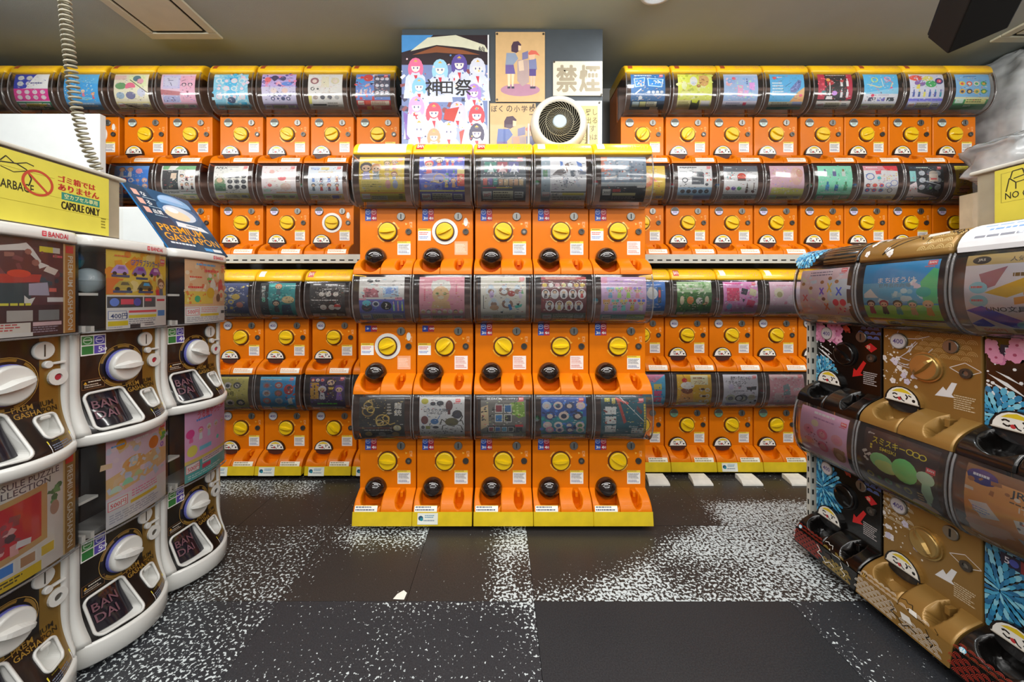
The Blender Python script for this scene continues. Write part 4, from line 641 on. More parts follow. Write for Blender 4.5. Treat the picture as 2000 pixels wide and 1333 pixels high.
RR2 = [(0.9515, "yellow card with an orange blossom", "b eec83c;e 40 42 26 22 e88850;n 10 10 80 70 30 f0b060,e06a50,f4dc80 5;e 44 40 12 10 f0c8a0;s 82 d8b04a 7a5a20"),
 (1.257, "white card of a black handheld console", "b eceef1;l 6 3 50.4 8 1 5a5e66;B 86 1;l 6 16 20 6 1 a0a4aa;o 20 42 9 3a4048 3;r 40 22 36 32 4a5058;p 5a6068 40,22 76,22 72,18 44,18;r 44 26 28 24 363c44;c 30 28 3 8a9098;n 84 16 14 30 10 d8685a,f0f0f0 4;c 84 54 5 3a3e46;r 0 62 100 22 94b8d4;k 6 64 88 18 5 1 3a3e48,24282e,4a4a58,3a4250 c;r 0 84 50 16 d8d2cc;r 50 84 50 16 9a9cc0;l 6 86 40 10 2 8a8680"),
 (1.555, "white card of a red globe stand", "b e6e6e8;r 0 0 100 18 5a5e68;l 4 4 28 7 1 c8ccd0;n 4 18 26 22 10 d88080,6a9aa0,b0b0b0 3;c 52 32 13 c8402c;h 52 34 14 7 d8604a;r 40 38 24 6 5a4a48;k 4 54 50 22 3 1 c0483a,6a4aa0,4a9a50 c;k 60 52 34 26 2 1 3a2a2a,4a3430 v;e 84 60 8 10 f2f0ee;L 4a2a24 2 68,50 68,78;L 4a2a24 2 88,50 88,78;c 68 74 4 5a2a20;c 88 74 4 5a2a20;r 0 82 100 2 3a3a3c;l 6 87 86 10 2 8a8684"),
 (1.8555, "pink and lemon card of a drowsy puppet", "b efc4d4;n 0 6 60 60 40 f4dce4,d898b8,b0a0d0,f0d0a0 3;e 78 30 18 26 e8b8b0;e 86 22 10 12 c89080;p f4ec80 6,62 100,66 100,84 4,82;n 10 64 80 14 20 f8f4c0,d8d860 4;s 84 d8d080 8a9a50;r 6 84 18 12 b8d8b0"),
 (2.168, "mint green card of perfume bottles", "b 7ed0b0;n 0 0 100 80 40 98dcc4,60b898,b8e8d8 4;k 8 8 80 26 3 1 e8ecf0,5a5a8a,c8d8d0,8a6a40 v;k 14 44 80 30 3 1 3a8ac0,2a6aa0,4a9a70,3a7a50,e0a8b8,c84a70 v;l 10 74 80 6 1 d0ece0;s 82 4a9a78 c8e0d0"),
 (2.466, "white card of charms beneath a red corner", "b ecebee;r 0 0 100 14 e89aa8;p d83040 58,0 100,0 100,16 66,14;l 8 4 40 6 1 fff0f4;o 18 32 13 4a6aa8 3;p e05060 34,16 52,14 50,24 36,26;c 44 36 6 4ab0b4;n 56 22 40 22 16 d8c880,e8b0c0 3;k 2 50 60 26 3 2 6a3a4a,e0704a,c84a58,4a60a0,d05a60,5a80c0 m;o 72 56 9 6a80b8 2;o 88 50 11 5a6aa8 2;o 78 70 8 505058 2;s 82 d8cca0 c06a70"),
 (2.764, "black card of pale little pouches", "b 20272e;l 22 4 40 6 1 c0d0c8;B 84 2;r 0 16 18 30 7fb8b8;p e8d8dc 0,56 18,46 30,84 0,90;n 0 50 24 36 12 d85a60,f4f0f0,404850 3;k 24 12 70 60 3 3 aab0b8,4a5460,8a929c c;r 56 24 26 22 c8bcb0;h 69 24 13 9 b0a498;r 60 36 18 5 c85a58;L d0d8dc 2 34,42 90,56;c 62 64 4 5aa058;p c8b8c0 20,74 90,88 90,94 20,92;s 88 5a6a98 d0d8e8"),
 (3.063, "yellow card of a black cap", "b ecd83a;l 8 3 60 5 1 8a8030;p 2c3038 10,24 56,16 66,28 40,38 16,36;p 20242a 40,34 80,26 76,34 44,42;e 28 66 16 10 c89a70;L 3a3428 2 14,66 44,66;r 10 76 30 3 4a4428;k 52 50 40 26 2 1 c8b428 c;s 82 3a3a34 d8d060")]
RR3 = [(0.944, "deep blue card of a white doll", "b 1f63b0;e 62 34 16 16 e8eef4;c 60 22 9 f0f2f4;r 78 16 10 44 38485e;r 80 24 6 20 c84a48;l 30 62 60 14 3 9cc0e8;n 4 6 40 80 14 3a80c8,d8e4f0 3;s 84 c8d0d8 4a5a80"),
 (1.242, "forest card of a row of wild animals", "b 3c6a34;r 0 0 100 30 9ab88c;n 0 4 100 28 26 c8d8b8,6a9a5a,e8ecd8 5;l 27 18 50 9 1 eef4ea;r 0 44 100 40 2f6a28;n 0 36 100 50 80 2a5a24,4f8a3a,1f4a1c 4;e 14 52 6 13 d8c8a8;e 38 52 10 11 c87838;e 64 54 10 10 d8d4cc;n 56 46 18 16 14 2a2824,e8e4dc 2.4;e 86 52 6 12 c8b898;c 84 60 5 8a5a34;n 6 60 86 14 16 c89a60,e8d8c0,4a3a2c 2.4;s 86 3a5a34 c8d8b0"),
 (1.541, "hot pink card of purses and a heart", "b f0a0d8;n 0 0 100 86 60 f8c8ec,e070c0,fbe0f4 5;r 10 18 36 36 d83c6a;n 10 18 36 36 30 f08aa0,a82450,f8c0cc 2.6;p 2b2438 54,18 72,22 66,38 50,34;p d8d0a8 78,18 96,24 92,42 74,36;p e83a70 70,50 92,54 88,74 66,70;p 2a2438 54,50 58,47 62,50 58,58;e 18 70 8 9 8ab0e0;l 5 4 50 7 1 d83a88;B 84 2;s 86 e8b0d8 d04a88"),
 (1.84, "pale pink card of a cream locket", "b ecc6d8;n 0 0 100 86 40 f4dce8,d8a0c0,e8d0e0 4;e 26 32 14 14 e8dcc4;e 28 36 8 8 a0986a;e 66 50 16 14 f0dce8;e 80 24 12 12 e8d4e4;c 46 60 5 c87a90;l 20 10 50 6 1 c08aa0;s 86 d8c4d0 a07a8a"),
 (2.139, "pale card behind the black floral machine", "b d8ccd4;n 0 0 100 90 30 c0b0c0,e8e0e4 5")]
RR4 = [(0.944, "turquoise and pink card of little signs", "b 59b0d8;p f090b8 0,0 100,0 70,22 0,18;k 8 24 84 56 3 3 e05a90,3a90c8,e8d870,d04a78,4ab8c8 r;n 0 10 100 80 30 8ad0e8,f4b0cc,2a80b8 4;s 88 c8a0b8 6a4a6a"),
 (1.242, "yellow card of a smiling custard pudding", "b edb826;p c88a3c 12,42 44,42 50,84 4,84;e 28 43 18 6 7a3c1c;p 7a3c1c 12,42 44,42 42,50 30,54 16,50;e 30 30 20 10 f4f0ea;c 22 16 8 b82a24;L 5a2a1c 1.2 22,10 18,0;c 22 66 2 3a2010;c 36 66 2 3a2010;L 3a2010 1 26,72 30,74 34,72;e 52 86 40 7 f2efe6;r 40 2 50 26 f6ecc0;l 47 8 34 8 1 8a4a1c;T 64 18 8 34 8a4a1c プリン;k 62 34 34 50 2 3 c89a50,f0e4d0 m;e 74 40 6 3 4a2a1c;e 78 60 6 3 4a2a1c;r 0 92 100 8 5a4a7a;r 4 90 30 9 8a6ab0"),
 (1.541, "pale grey card of three medal coins", "b dad6e2;T 50 4 12 56 2a2630 絶対・俺のじゃん;T 40 16 11 50 2a2630 がちゃガン2;T 46 28 7 26 3a3440 －平成－;e 22 34 8 8 b8aec8;c 46 36 4 c890a0;l 30 44 40 4 1 5a5464;p 2a2630 66,34 96,32 94,42 82,42 80,48 76,42 68,42;k 4 52 70 28 2 1 a8a898,6a6870 m;c 46 66 12 3a3840;c 46 66 8 b0b0b8;c 82 64 11 b0a890;c 94 74 4 3a3640;c 82 80 3 3a3640;r 10 84 60 5 6a58a0;l 8 92 86 6 1 6a6474;B 86 3"),
 (1.84, "dusty pink card of a grey miniature house", "b e0a0ac;r 0 0 100 12 eac0c4;n 0 0 100 16 16 c87a8a,f4e0e0 4;r 14 50 34 30 e8c4c8;p 7a8a90 38,30 56,26 60,56 40,58;r 44 56 22 24 c8909a;r 66 44 30 34 d89aa4;p d0b8bc 70,36 90,36 94,44 66,44;r 76 60 10 18 f0e8e8;n 6 26 88 54 30 c87884,f0d8d8,8a9aa0 3;s 86 c89098 f0dcdc;B 84 1"),
 (2.139, "plain card behind the black chute tray", "b c8b8c4;n 0 0 100 90 30 a89aa8,d8d0d4 5")]
PREM = {
 'A1': ("maroon card of a workshop and a gold spine", "b 3a2024;r 0 8 84 60 4f2a2e;p d8d4d0 40,6 46,4 52,10 60,22 58,24 48,14 44,12 0,18 0,15;p c8c8c6 56,22 68,26 58,30;r 58 6 14 6 d8cc30;r 72 6 8 6 b8b8b0;l 72 14 12 5 1 d85a68;n 20 10 60 40 26 6a3a40,2a3440,8a5a50 4;p a83428 0,38 60,36 58,44 0,48;e 40 36 10 4 c8402c;p dcd4cc 66,26 78,30 74,36 62,32;r 0 46 50 20 2c3c42;p 9a94a8 48,46 66,44 68,58 48,58;p e4e4e0 44,58 48,62 54,60 50,68 44,66;r 68 50 8 4 d86a60;r 66 60 18 5 e8e8ec;l 2 66 56 5 1 c8c040;k 0 72 82 14 3 1 8a8a88,a09c98,74787a r;r 0 86 50 10 e8e4dc;l 2 87 46 8 3 b05050;r 52 86 30 4 e8c8d0;l 52 91 28 7 3 8a8090;r 0 96 22 4 d8a420;r 24 96 28 4 e4e4e2;r 84 0 16 100 a8783a;r 84 0 2 100 d8c090;r 87 2 10 8 c83a30;R 96.5 13 6.3 90 f6f0e4 PREMIUM GASHAPON"),
 'B1': ("yellow card of five toy cars", "b eecb46;n 0 4 90 52 40 f0a828,f8e090,e89020,f4d860 9;p e87a28 0,36 22,36 8,56 0,56;l 10 6 24 4 1 d86a30;T 58 9 9 52 2a4a9a GPプラプランカー3!;k 2 14 86 22 3 1 a48ac8,7a60a0,7a2c88,b088c0,c82a48,5a2030 a;k 4 34 68 22 2 1 a8943a,5a5030,3a9ad0,2a5a80 a;r 6 31 24 3 3a4468;r 40 33 20 3 3a4468;r 8 51 26 3 3a4468;r 44 51 26 3 3a4468;c 86 38 6 6a3a20;f 88 34 28 7a4a28 5a5c6c;p c83030 76,50 82,48 86,62 78,62;r 0 57 100 43 f1efec;r 1 59 50 14 3a3a3e;c 10 66 6 5a78c8;c 42 66 6 4a4898;r 18 62 18 7 d8485a;r 53 59 22 14 4a4a4e;r 55 61 12 4 d8485a;r 78 62 18 3 c83a4a;r 2 77 24 11 fbfbfa;F 2 77 24 11 5a6a9a 0.8;t 5 80 7 2a3a6a 400円;r 29 77 48 3 c84a50;r 29 83 48 4 e8d840;l 29 88 48 8 3 8a8a90;r 2 90 26 6 e8d020;l 2 97 24 3 1 a0a0a8;r 31 95 16 5 2a2a2e;l 54 94 20 5 2 4a4a50;r 80 78 16 8 4a7ab8;B 86 5"),
 'C1': ("peach card of fruit snacks", "b f0c496;n 0 4 100 54 40 f4d8b0,e8a070,f8e4c4,e07a50 5;l 22 5 60 6 1 6aa8d8;l 39 14 46 8 1 d84a58;l 9 26 30 5 1 d8503a;n 40 22 54 34 26 d83a40,6aa050,f0f0ea,e8c8a0 5;e 60 40 8 10 f4eee0;e 84 42 8 14 c84038;l 6 42 32 6 1 d83a38;r 0 50 60 20 f0d058;e 54 52 10 9 e8b828;c 24 62 6 3a9a6a;n 2 52 40 16 10 f08a3a,f8e890 3;e 86 56 9 10 f4e0b0;c 86 56 5 e07848;e 76 60 6 7 6a4a34;r 0 74 100 26 f0efec;r 2 76 26 12 fbfaf8;F 2 76 26 12 e0787a 0.8;t 5 79 7 d85a60 500円;l 32 76 52 9 3 d89a9a;r 30 86 48 4 ecd040;l 4 91 80 8 3 9a9aa0;r 86 82 12 5 3a3a3a;B 88 4"),
 'A2': ("grey puzzle card and a gold spine", "b cfcbc8;T 44 6 6 70 4a4450 CAPSULE PUZZLE;T 40 13 6 60 4a4450 COLLECTION;p b08a5c 0,24 66,18 66,72 0,80;p b02430 0,29 60,24 60,67 0,74;n 4 32 54 36 30 e8e4e8,8a3a44,4a3038,d8a0a0 5;n 66 20 14 20 10 5a8a5a,3a6a48 4;e 74 46 5 7 a08070;k 0 76 76 13 4 1 2a5ab8,3a78c8,a07858,d8b83a q;r 0 90 60 10 ecca28;l 2 92 50 6 2 4a4020;r 84 0 16 100 8a6a34;r 84 0 2 100 d0b880;r 87 2 10 7 c83a30;R 96.5 12 6.3 90 f0eadc PREMIUM GASHAPON"),
 'B2': ("pastel card of an orange sunset lamp", "b e8cfe2;r 0 0 100 10 e8b8cc;p f0c890 0,44 70,30 100,36 100,54 0,66;n 0 10 100 50 40 d8dcf0,f4dce8,f0d0a8,c8d4ec 6;e 19 9 7 6 f0a828;l 6 8 22 4 1 4a8ac0;l 36 8 36 4 1 f8f4fa;c 72 22 10 dc7a20;e 38 36 18 9 f0b870;e 36 34 7 6 a8b4bc;n 20 30 50 14 12 f4a060,ffe0b0,e8e4f0 3;h 12 62 8 7 b8d4c8;h 28 58 8 7 8acaa8;h 44 53 7 6 a8b888;h 60 49 7 6 d0c8e0;h 76 45 6 5 c8d8d0;n 86 8 12 14 10 4a9a4a,e0d040 4;o 90 30 4 8a5ac0 2;r 0 68 100 32 ecebf0;r 2 70 26 11 fbfafb;F 2 70 26 11 d85a6a 0.9;t 5 73 6 d03a4a 500円;l 34 68 60 9 3 d87aa0;r 32 79 46 4 ecc838;l 4 86 84 11 4 9a9aa8;B 86 2"),
 'C2': ("pink card with a teal foot", "b eab0dc;T 52 4 11 56 d8405c うる星やつら;l 22 15 44 6 1 4a8ad8;k 2 26 96 22 5 1 c83a8c,e868a8,e8eef4,d0dcf0,d8a0c0,e8b8d0,3a4a58,4a8a8a,3a5a48,8aa048 f;c 10 33 8 d8388c;r 0 74 100 26 3f9a9c;e 14 58 10 8 e8e060;r 28 56 28 6 6ac0dc;c 74 54 4 4ab8b0;r 0 70 100 5 d8c060;r 2 76 26 12 fbfafb;F 2 76 26 12 e07a8a 0.9;t 5 79 7 d03a4a 500円;r 34 74 60 8 e8dce4;l 36 75 56 6 2 8a6a80;r 34 84 20 6 c03a58;l 6 92 80 6 2 b8e0e0;B 84 2")}
DARK = {
 'K1': ("pale pink card of star-tipped batons", "b eed2dc;r 62 20 38 50 d4e2f0;n 0 6 100 70 30 f4e4ec,d8e4f4,f0e8d0 6;l 22 5 60 4 1 6a5a70;l 22 10 60 4 1 6a5a70;B 86 1;c 8 26 4 8a5a30;c 26 34 4 8a5a30;c 50 24 4 8a5a30;L e07070 3 8,46 18,58;L e07070 3 18,46 8,58;L 6a4ab0 3 46,34 54,46;L 6a4ab0 3 54,34 46,46;L e8c040 3 62,26 70,42;L e8c040 3 70,26 62,42;L 4a58c0 3 80,34 90,48;L 4a58c0 3 90,34 80,48;c 66 18 4 8a5a30;c 80 24 4 8a5a30;L e88050 3 54,62 62,74;L e88050 3 62,62 54,74;c 54 54 4 6a4030;e 84 68 10 12 f0c8c0;e 78 60 6 6 c82a48;e 92 60 6 6 c82a48;n 74 70 24 12 8 e05a78,f4d8dc 3;s 84 d8c8a0 8a6a50;e 16 90 12 5 f0ece8"),
 'G1': ("blue sky card of five seated figures", "b 34a0e4;r 0 30 100 30 6cc0ec;n 0 40 100 20 14 d8f0f8,a8dcf0 6;p f4f8fa 2,46 12,38 20,48 24,52 2,52;n 70 30 26 14 12 f0e0f0,f8f8fa 4;T 48 22 8 56 f4f8fa まちぼうけ;T 46 31 6 44 5a7a8a 世界名作劇場;p 4aa870 80,30 94,12 100,14 100,60 84,60;e 84 44 9 7 3f9a8a;r 0 66 100 20 74b84a;p 8ac86a 0,64 100,62 100,70 0,72;k 2 54 96 26 5 1 2a2026,8a2434,1c2830,1f8a8a,c8a878,c89040,3a2a24,8a5a48,3a3850,4a4888 f;r 0 85 100 3 6a3a2c;r 0 88 100 12 dcbc3a;r 4 90 18 8 efe8d8;r 25 90 16 8 3a3024;t 26 91 5 e8dcc0 E=mA;l 46 90 50 8 2 a08880;B 86 1"),
 'T1': ("stationery card in yellow and royal blue", "b e6e2ec;r 0 0 100 13 a8905a;e 15 7 9 5 2a2420;T 15 5 4 12 e8e0d0 JRS;T 68 5 6 54 3a3024 人気文房具ムック;p e8b818 20,46 84,16 100,18 100,26 40,52;p 8a5a68 14,24 40,16 30,38 20,42;l 45 24 30 8 1 5a4410;c 14 40 9 8ac8d8;l 7 38 14 5 1 d85a48;c 14 56 9 8ac8d8;l 7 54 14 5 1 d85a68;p 2f34b0 0,68 16,62 58,84 42,92;T 38 62 7 36 2a2a34 UNO文具;p 2a3ab0 0,86 14,78 22,88 8,94;p e0a020 54,46 76,42 78,58 56,60;p b87a28 46,52 56,50 56,58 46,60;n 62 46 10 10 8 5a3a18,f0d060 3;p 2a4aa8 60,66 86,62 88,80 62,82;n 60 62 30 20 14 6a90d8,1a2a70,e8ecf4 4;e 56 86 14 7 5ab0d8;e 56 86 8 4 8a4a3a;n 84 24 14 40 14 3a3030,d8a060,f0ece8 4;r 0 90 100 10 d8cfb4;r 6 91 26 9 e8d0c4;t 8 92.5 6 c86a6a 500円;r 36 91 18 8 5a4a2a;r 60 91 40 4 d8c030"),
 'K2': ("pink card of six round faces", "b eeb8dc;l 30 5 60 8 1 f4f0f4;l 30 15 60 5 1 9a6a90;B 86 8;e 34 26 8 6 f0e0c0;k 6 30 90 44 3 2 d88aa0,c86a88,e8a0b0 m;e 84 66 12 12 8a6a50;c 78 58 4 8a6a50;c 92 58 4 8a6a50;c 84 68 7 a88868;n 10 34 70 34 18 8a3a50,5a2a3a 1.6;s 84 e8c0d8 b07a98"),
 'G2': ("brown card of big green beans", "b 30201e;t 5 5 4 e8e0d8 glow;T 36 10 10 46 ecd820 スミスキー;o 65 15 5 d8c428 1.4;o 73 15.5 5 d8c428 1.4;o 81 16 5 d8c428 1.4;T 36 23 5 30 d8c838 SMISKI;B 86 26;e 28 44 17 12 7cc080;e 34 50 16 9 a8c878;c 30 38 5 8ad890;e 60 44 17 17 6cc070;e 86 42 11 9 b8d8b8;p a8ccaa 82,50 92,50 94,64 90,74 84,74 80,62;p a8ccaa 84,74 88,74 88,80 82,80;n 2 36 14 14 8 e8e4dc 3;k 2 64 66 14 5 1 8a8420,30301c,3a6a40,4a3a20 m;k 10 22 4 8 1 2 c8b83a r;l 74 66 8 12 3 c8a050;e 78 86 16 7 c89a6a;p d8b088 66,80 84,78 96,88 80,94;r 0 86 70 14 a8a098;p d8c020 0,82 62,86 100,96 100,100 60,96 0,88;l 6 90 56 8 2 4a4440"),
 'T2': ("tan card of railway paper goods", "b b8814c;r 0 0 100 12 6a4a34;e 16 12 15 9 2a2a68;l 7 9 18 6 1 e0e4f0;T 66 12 12 58 30343c JRB文具;l 42 27 50 3 1 4a4038;T 70 30 6 40 ece4d8 ITEM SET;n 0 14 100 16 10 d8c8b8,8a5a38 4;p e8e8ec 4,44 22,40 34,54 16,60;p f0f0f0 46,46 66,40 70,56 50,58;l 8 48 18 8 3 5a80c0;n 50 46 14 8 6 c86a50,6a6a70 2;e 18 72 20 8 d8ac8c;p d8ac8c 8,66 40,62 46,70 12,80;p e4e8ec 48,66 86,60 90,74 56,76;e 12 78 12 6 c8a888;c 80 84 7 4a6a8a;n 60 40 36 46 12 d0a878,8a5c34 4;s 88 8a6a58 d8c8b8")}
# ---------------------------------------------------------------- painted ornament of the black and the gold machines
def seigaiha(k, x0, y0, w, h, nx, ny, col, t=0.006):
    cw = w/nx; q = k.W/k.H
    for j in range(ny):
        for i in range(nx+(j % 2)):
            cx = x0+(i+0.5-(0.5 if j % 2 else 0))*cw; cy = y0+(j+1)*h/ny
            for r in (0.48, 0.32, 0.16): k.arc(cx, cy, cw*r, t, col, PI, 2*PI, 7)
def petals(k, cx, cy, R, cols, rd, n=5, asp=1.0):
    q = k.W/k.H
    for ring in range(n, 0, -1):
        m = 7+ring*5; r = R*ring/n; by = {}
        for i in range(m):
            a = 2*PI*(i+(ring % 2)*0.5)/m; x, y = cx+r*math.cos(a), cy+r*q*asp*math.sin(a); L = R*0.15; w = min(L*0.75, PI*r/m)
            by.setdefault(cols[(i+ring) % len(cols)], []).append([(x+u*math.cos(a)-v*math.sin(a), y+(u*math.sin(a)+v*math.cos(a))*q) for u, v in ((L*1.25, 0), (L*0.9, w*0.7), (0, w), (-L, w*0.3), (-L, -w*0.3), (0, -w), (L*0.9, -w*0.7))])
        for c, polys in by.items(): k.put(polys, c)
def blossom(k, x, y, r, col, rd, core=None):
    a0 = rd.random()*2; q = k.W/k.H
    for i in range(5):
        a = a0+2*PI*i/5; k.ell(x+r*0.55*math.cos(a), y+r*0.55*q*math.sin(a), r*0.48, r*0.48*q, col, 7)
    if core: k.circ(x, y, r*0.2, core, 6)
PW, PH = 0.289, 0.262
_PM = flat_map(-0.1445, 0.121, PW, PH, 0.0003)
PMAP = lambda u, v, o: _PM(min(1, max(0, u)), min(1, max(0, v)), o)
def art_black(kind):
    def mk():
        rd = random.Random(hash(kind) % 1000 if False else {'K1': 3, 'K2': 5, 'T1': 9, 'T2': 12}[kind]); k = Ink(PW, PH)
        if kind in ('K1', 'T1'):
            for i in range(26): blossom(k, rd.uniform(0, 0.42 if kind == 'K1' else 0.8), rd.uniform(0, 0.26), rd.uniform(0.05, 0.085), rd.choice(['e89cc0', 'f0b4d0', 'd884b0']), rd, 'b04a70')
            for (x, y, l, a) in ((0.02, 0.42, 0.3, 0.7), (0.04, 0.5, 0.34, 0.8), (0.08, 0.38, 0.2, 0.6), (0.0, 0.58, 0.26, 0.9)):
                k.put([[(x, y), (x+l*0.5, y+l*0.35*a), (x+l, y+l*a), (x+l*0.45, y+l*0.52*a)]], 'eef2f4')
            for i in range(16): k.circ(rd.uniform(0, 0.35), rd.uniform(0.3, 0.75), rd.uniform(0.006, 0.018), 'eef2f4', 6)
            petals(k, 0.10, 0.86, 0.24, ['3a9ccc', '5ab8dc', '8ad4ec', '2a80b0'], rd, 4)
        else:
            petals(k, 0.12, 0.52, 0.30, ['2a86b8', '4aa8d0', '1f6a9a', '8ad0e8'], rd, 6, 1.3)
        k.put([[(0.78, 0.30), (0.86, 0.24), (0.95, 0.31), (0.87, 0.38)]], 'c8242c'); k.text(0.81, 0.28, 0.05, 'f0d0b0', '回', None)
        for i in range(4): k.put([[(0.45+i*0.02, 0.03+i*0.03), (0.52+i*0.02, 0.0+i*0.03), (0.58, 0.06+i*0.02), (0.5, 0.1)]], 'c84a38')
        seigaiha(k, 0.72, -0.02, 0.26, 0.2, 3, 3, '6a80c8', 0.008)
        k.put([[(0.76, 0.52), (0.80, 0.55), (0.72, 0.72), (0.76, 0.74), (0.60, 0.80), (0.62, 0.66), (0.66, 0.69)]], 'd02424')
        k.micro(0.76, 0.68, 0.2, 0.2, 7, 'b8b0b0', 4); return k.mesh('painted_ornament', PMAP, m='decal')
    return lambda r: orn('painted_ornament', shared_ink('art'+kind, mk), r)
def art_gold(row):
    def mk():
        rd = random.Random(20+row); k = Ink(PW, PH)
        seigaiha(k, 0.42, -0.02, 0.5, 0.34, 5, 5, 'c8a468', 0.006) if row == 1 else seigaiha(k, -0.02, 0.02, 0.34, 0.4, 4, 5, 'd8ccb0', 0.006)
        for i in range(46): k.circ(abs(rd.gauss(0.1, 0.14)), rd.uniform(0.1, 0.75), rd.uniform(0.004, 0.016), 'e4dcd0', 6)
        if row == 1:
            for i in range(13):
                a = rd.uniform(-0.4, 1.3); l = rd.uniform(0.1, 0.3); x, y = rd.uniform(0.1, 0.45), rd.uniform(0.1, 0.5)
                k.line([(x, y), (x+l*0.5*math.cos(a), y-l*0.5*math.sin(a)+0.02), (x+l*math.cos(a), y-l*math.sin(a))], 0.008, 'd8d4d8')
        for i in range(16 if row == 1 else 9): blossom(k, rd.uniform(0.0, 0.4), rd.uniform(0.3, 0.75), rd.uniform(0.02, 0.045), rd.choice(['dcd4e4', 'e8e2e0', 'cfc8dc']), rd)
        k.line([(0.72, 0.42), (0.86, 0.34), (1.0, 0.42), (0.86, 0.5), (0.72, 0.42)], 0.008, 'e0d8d0')
        k.put([[(0.74, 0.60), (0.79, 0.60), (0.74, 0.75), (0.77, 0.78), (0.58, 0.80), (0.66, 0.67), (0.69, 0.71)]], 'e6e6e8')
        k.micro(0.76, 0.74, 0.2, 0.18, 7, 'd0bc98', 4); return k.mesh('painted_ornament', PMAP, m='decal')
    return lambda r: orn('painted_ornament', shared_ink('artG%d' % row, mk), r)
def art_cap(kind):
    def mk():
        rd = random.Random(31); k = Ink(0.288, 0.115, 10)
        if kind == 'K':
            petals(k, 0.16, 0.5, 0.2, ['4aa8d8', '7cc8ec', 'a8e0f4', '3a8cc4'], rd, 4)
            k.put([[(0.4, 0.0), (1.0, 0.0), (1.0, 0.98), (0.5, 0.98)]], '5a4024')
            for i in range(7): k.line([(0.36+i*0.05, 0.7-i*0.08), (0.48+i*0.06, 0.3), (0.62+i*0.05, 0.22+0.04*i)], 0.008, 'd8d0c4' if i % 2 else '14100c')
        else:
            for i in range(15): blossom(k, rd.uniform(0.02, 0.46), rd.uniform(0.1, 0.9), rd.uniform(0.02, 0.04), rd.choice(['ece8e4', 'dcd8d4']), rd)
            seigaiha(k, 0.72, 0.3, 0.26, 0.6, 3, 4, 'd0b478', 0.006)
            k.line([(0.30, 0.9), (0.42, 0.5), (0.55, 0.42), (0.6, 0.5), (0.42, 0.72), (0.30, 0.9)], 0.009, '1a140c')
            for i in range(8):
                x, y = 0.5+i*0.06, rd.uniform(0.05, 0.5); k.line([(x, y), (x+0.05, y+0.12), (x+0.09, y), (x+0.13, y+0.1), (x+0.12, y+0.22)], 0.009, '1a140c')
            k.put([[(0.66, 0.42), (0.82, 0.36), (0.88, 0.5), (0.7, 0.56)]], 'dcd6cc')
        return k.mesh('painted_ornament', prof_map(CAPP, -0.144, 0.288, 0.97, 0.02), m='decal')
    return lambda r: orn('cap_ornament', shared_ink('cap'+kind+'art', mk), r)
def art_tray(kind):
    def mk(half):
        rd = random.Random(41); x0, w = ((-0.143, 0.127), (-0.009, 0.152))[half]; k = Ink(w, 0.055, 8)
        c1, c2 = ('b03828', 'b89a4a') if kind == 'K' else ('e4dccc', 'e4dccc')
        if half == 0:
            seigaiha(k, 0.02, 0.05, 0.96, 0.9, 6, 3, c1, 0.008)
            k.circ(0.12, 0.5, 0.07, '7ac0dc' if kind == 'K' else '3a2c18', 14); k.text(0.08, 0.38, 0.3, 'f4f4f0' if kind == 'K' else 'c8a050', 'BA', 0.09)
        else:
            seigaiha(k, 0.02, 0.3, 0.6, 0.68, 4, 2, c2, 0.008); c = 'e8e4dc' if kind == 'K' else '1a140c'
            k.line([(0.02, 0.2), (0.1, 0.05), (0.16, 0.2), (0.24, 0.1), (0.28, 0.4), (0.2, 0.6), (0.34, 0.75), (0.5, 0.7), (0.62, 0.95)], 0.014, c)
            k.line([(0.7, 0.5), (0.78, 0.7), (0.74, 0.9), (0.86, 0.95)], 0.012, c); k.put([[(0.22, 0.42), (0.36, 0.4), (0.4, 0.72), (0.24, 0.7)]], 'e0dcd4' if kind == 'G' else '14100e')
        return k.mesh('painted_ornament', prof_map(TRAY, x0, w, 0.34, 0.02, 0.0006), m='decal')
    def mkb():
        k = Ink(0.288, 0.062); c = 'e8e4dc' if kind == 'K' else '1a140c'; a, b = ('b03828', 'b89a4a') if kind == 'K' else ('e4dccc', 'd8d0c0')
        seigaiha(k, 0.0, 0.02, 0.45, 0.96, 6, 5, a, 0.005); seigaiha(k, 0.55, 0.3, 0.36, 0.68, 5, 4, b, 0.005)
        k.line([(0.40, 0.1), (0.46, 0.3), (0.42, 0.55), (0.50, 0.6), (0.56, 0.85), (0.62, 0.6), (0.7, 0.7)], 0.009, c); k.line([(0.78, 0.1), (0.82, 0.35), (0.79, 0.5), (0.86, 0.6), (0.84, 0.8)], 0.009, c)
        k.put([[(0.52, 0.2), (0.62, 0.15), (0.66, 0.45), (0.55, 0.5)]], 'e0dcd4' if kind == 'G' else '2a1c14')
        return k.mesh('painted_ornament', lambda u, v, o: (-0.144+u*0.288, -0.0945-v*0.0065-o-0.0012, -0.2125-v*0.060), m='decal')
    def f(r):
        bs = [c for c in r.children if c.name.startswith('base')][0]; orn('base_ornament', shared_ink('trb'+kind, mkb), bs, r)
        for h in (0, 1): orn('tray_ornament', shared_ink('tr%s%d' % (kind, h), lambda: mk(h)), r)
    return f
def orn(n, me, p, r=None): return sub(n, me, p, r, kind='stuff')
def arts(*fs):
    def g(r):
        for f in fs: f(r)
    return g
def strip500(r):
    def mk():
        k = Ink(0.075, 0.03); k.run('b 1c1a3c;r 50 0 50 100 8a2c30;t 10 22 55 e8e8f4 5;t 62 26 50 f0d0d0 0;c 34 50 12 4a58b8;c 84 50 10 c85a50'); return k.mesh('sticker_print', flat_map(-0.11, 0.10, 0.085, 0.034, 0.0012))
    sub('price_sticker', shared_ink('strip500', mk), r)

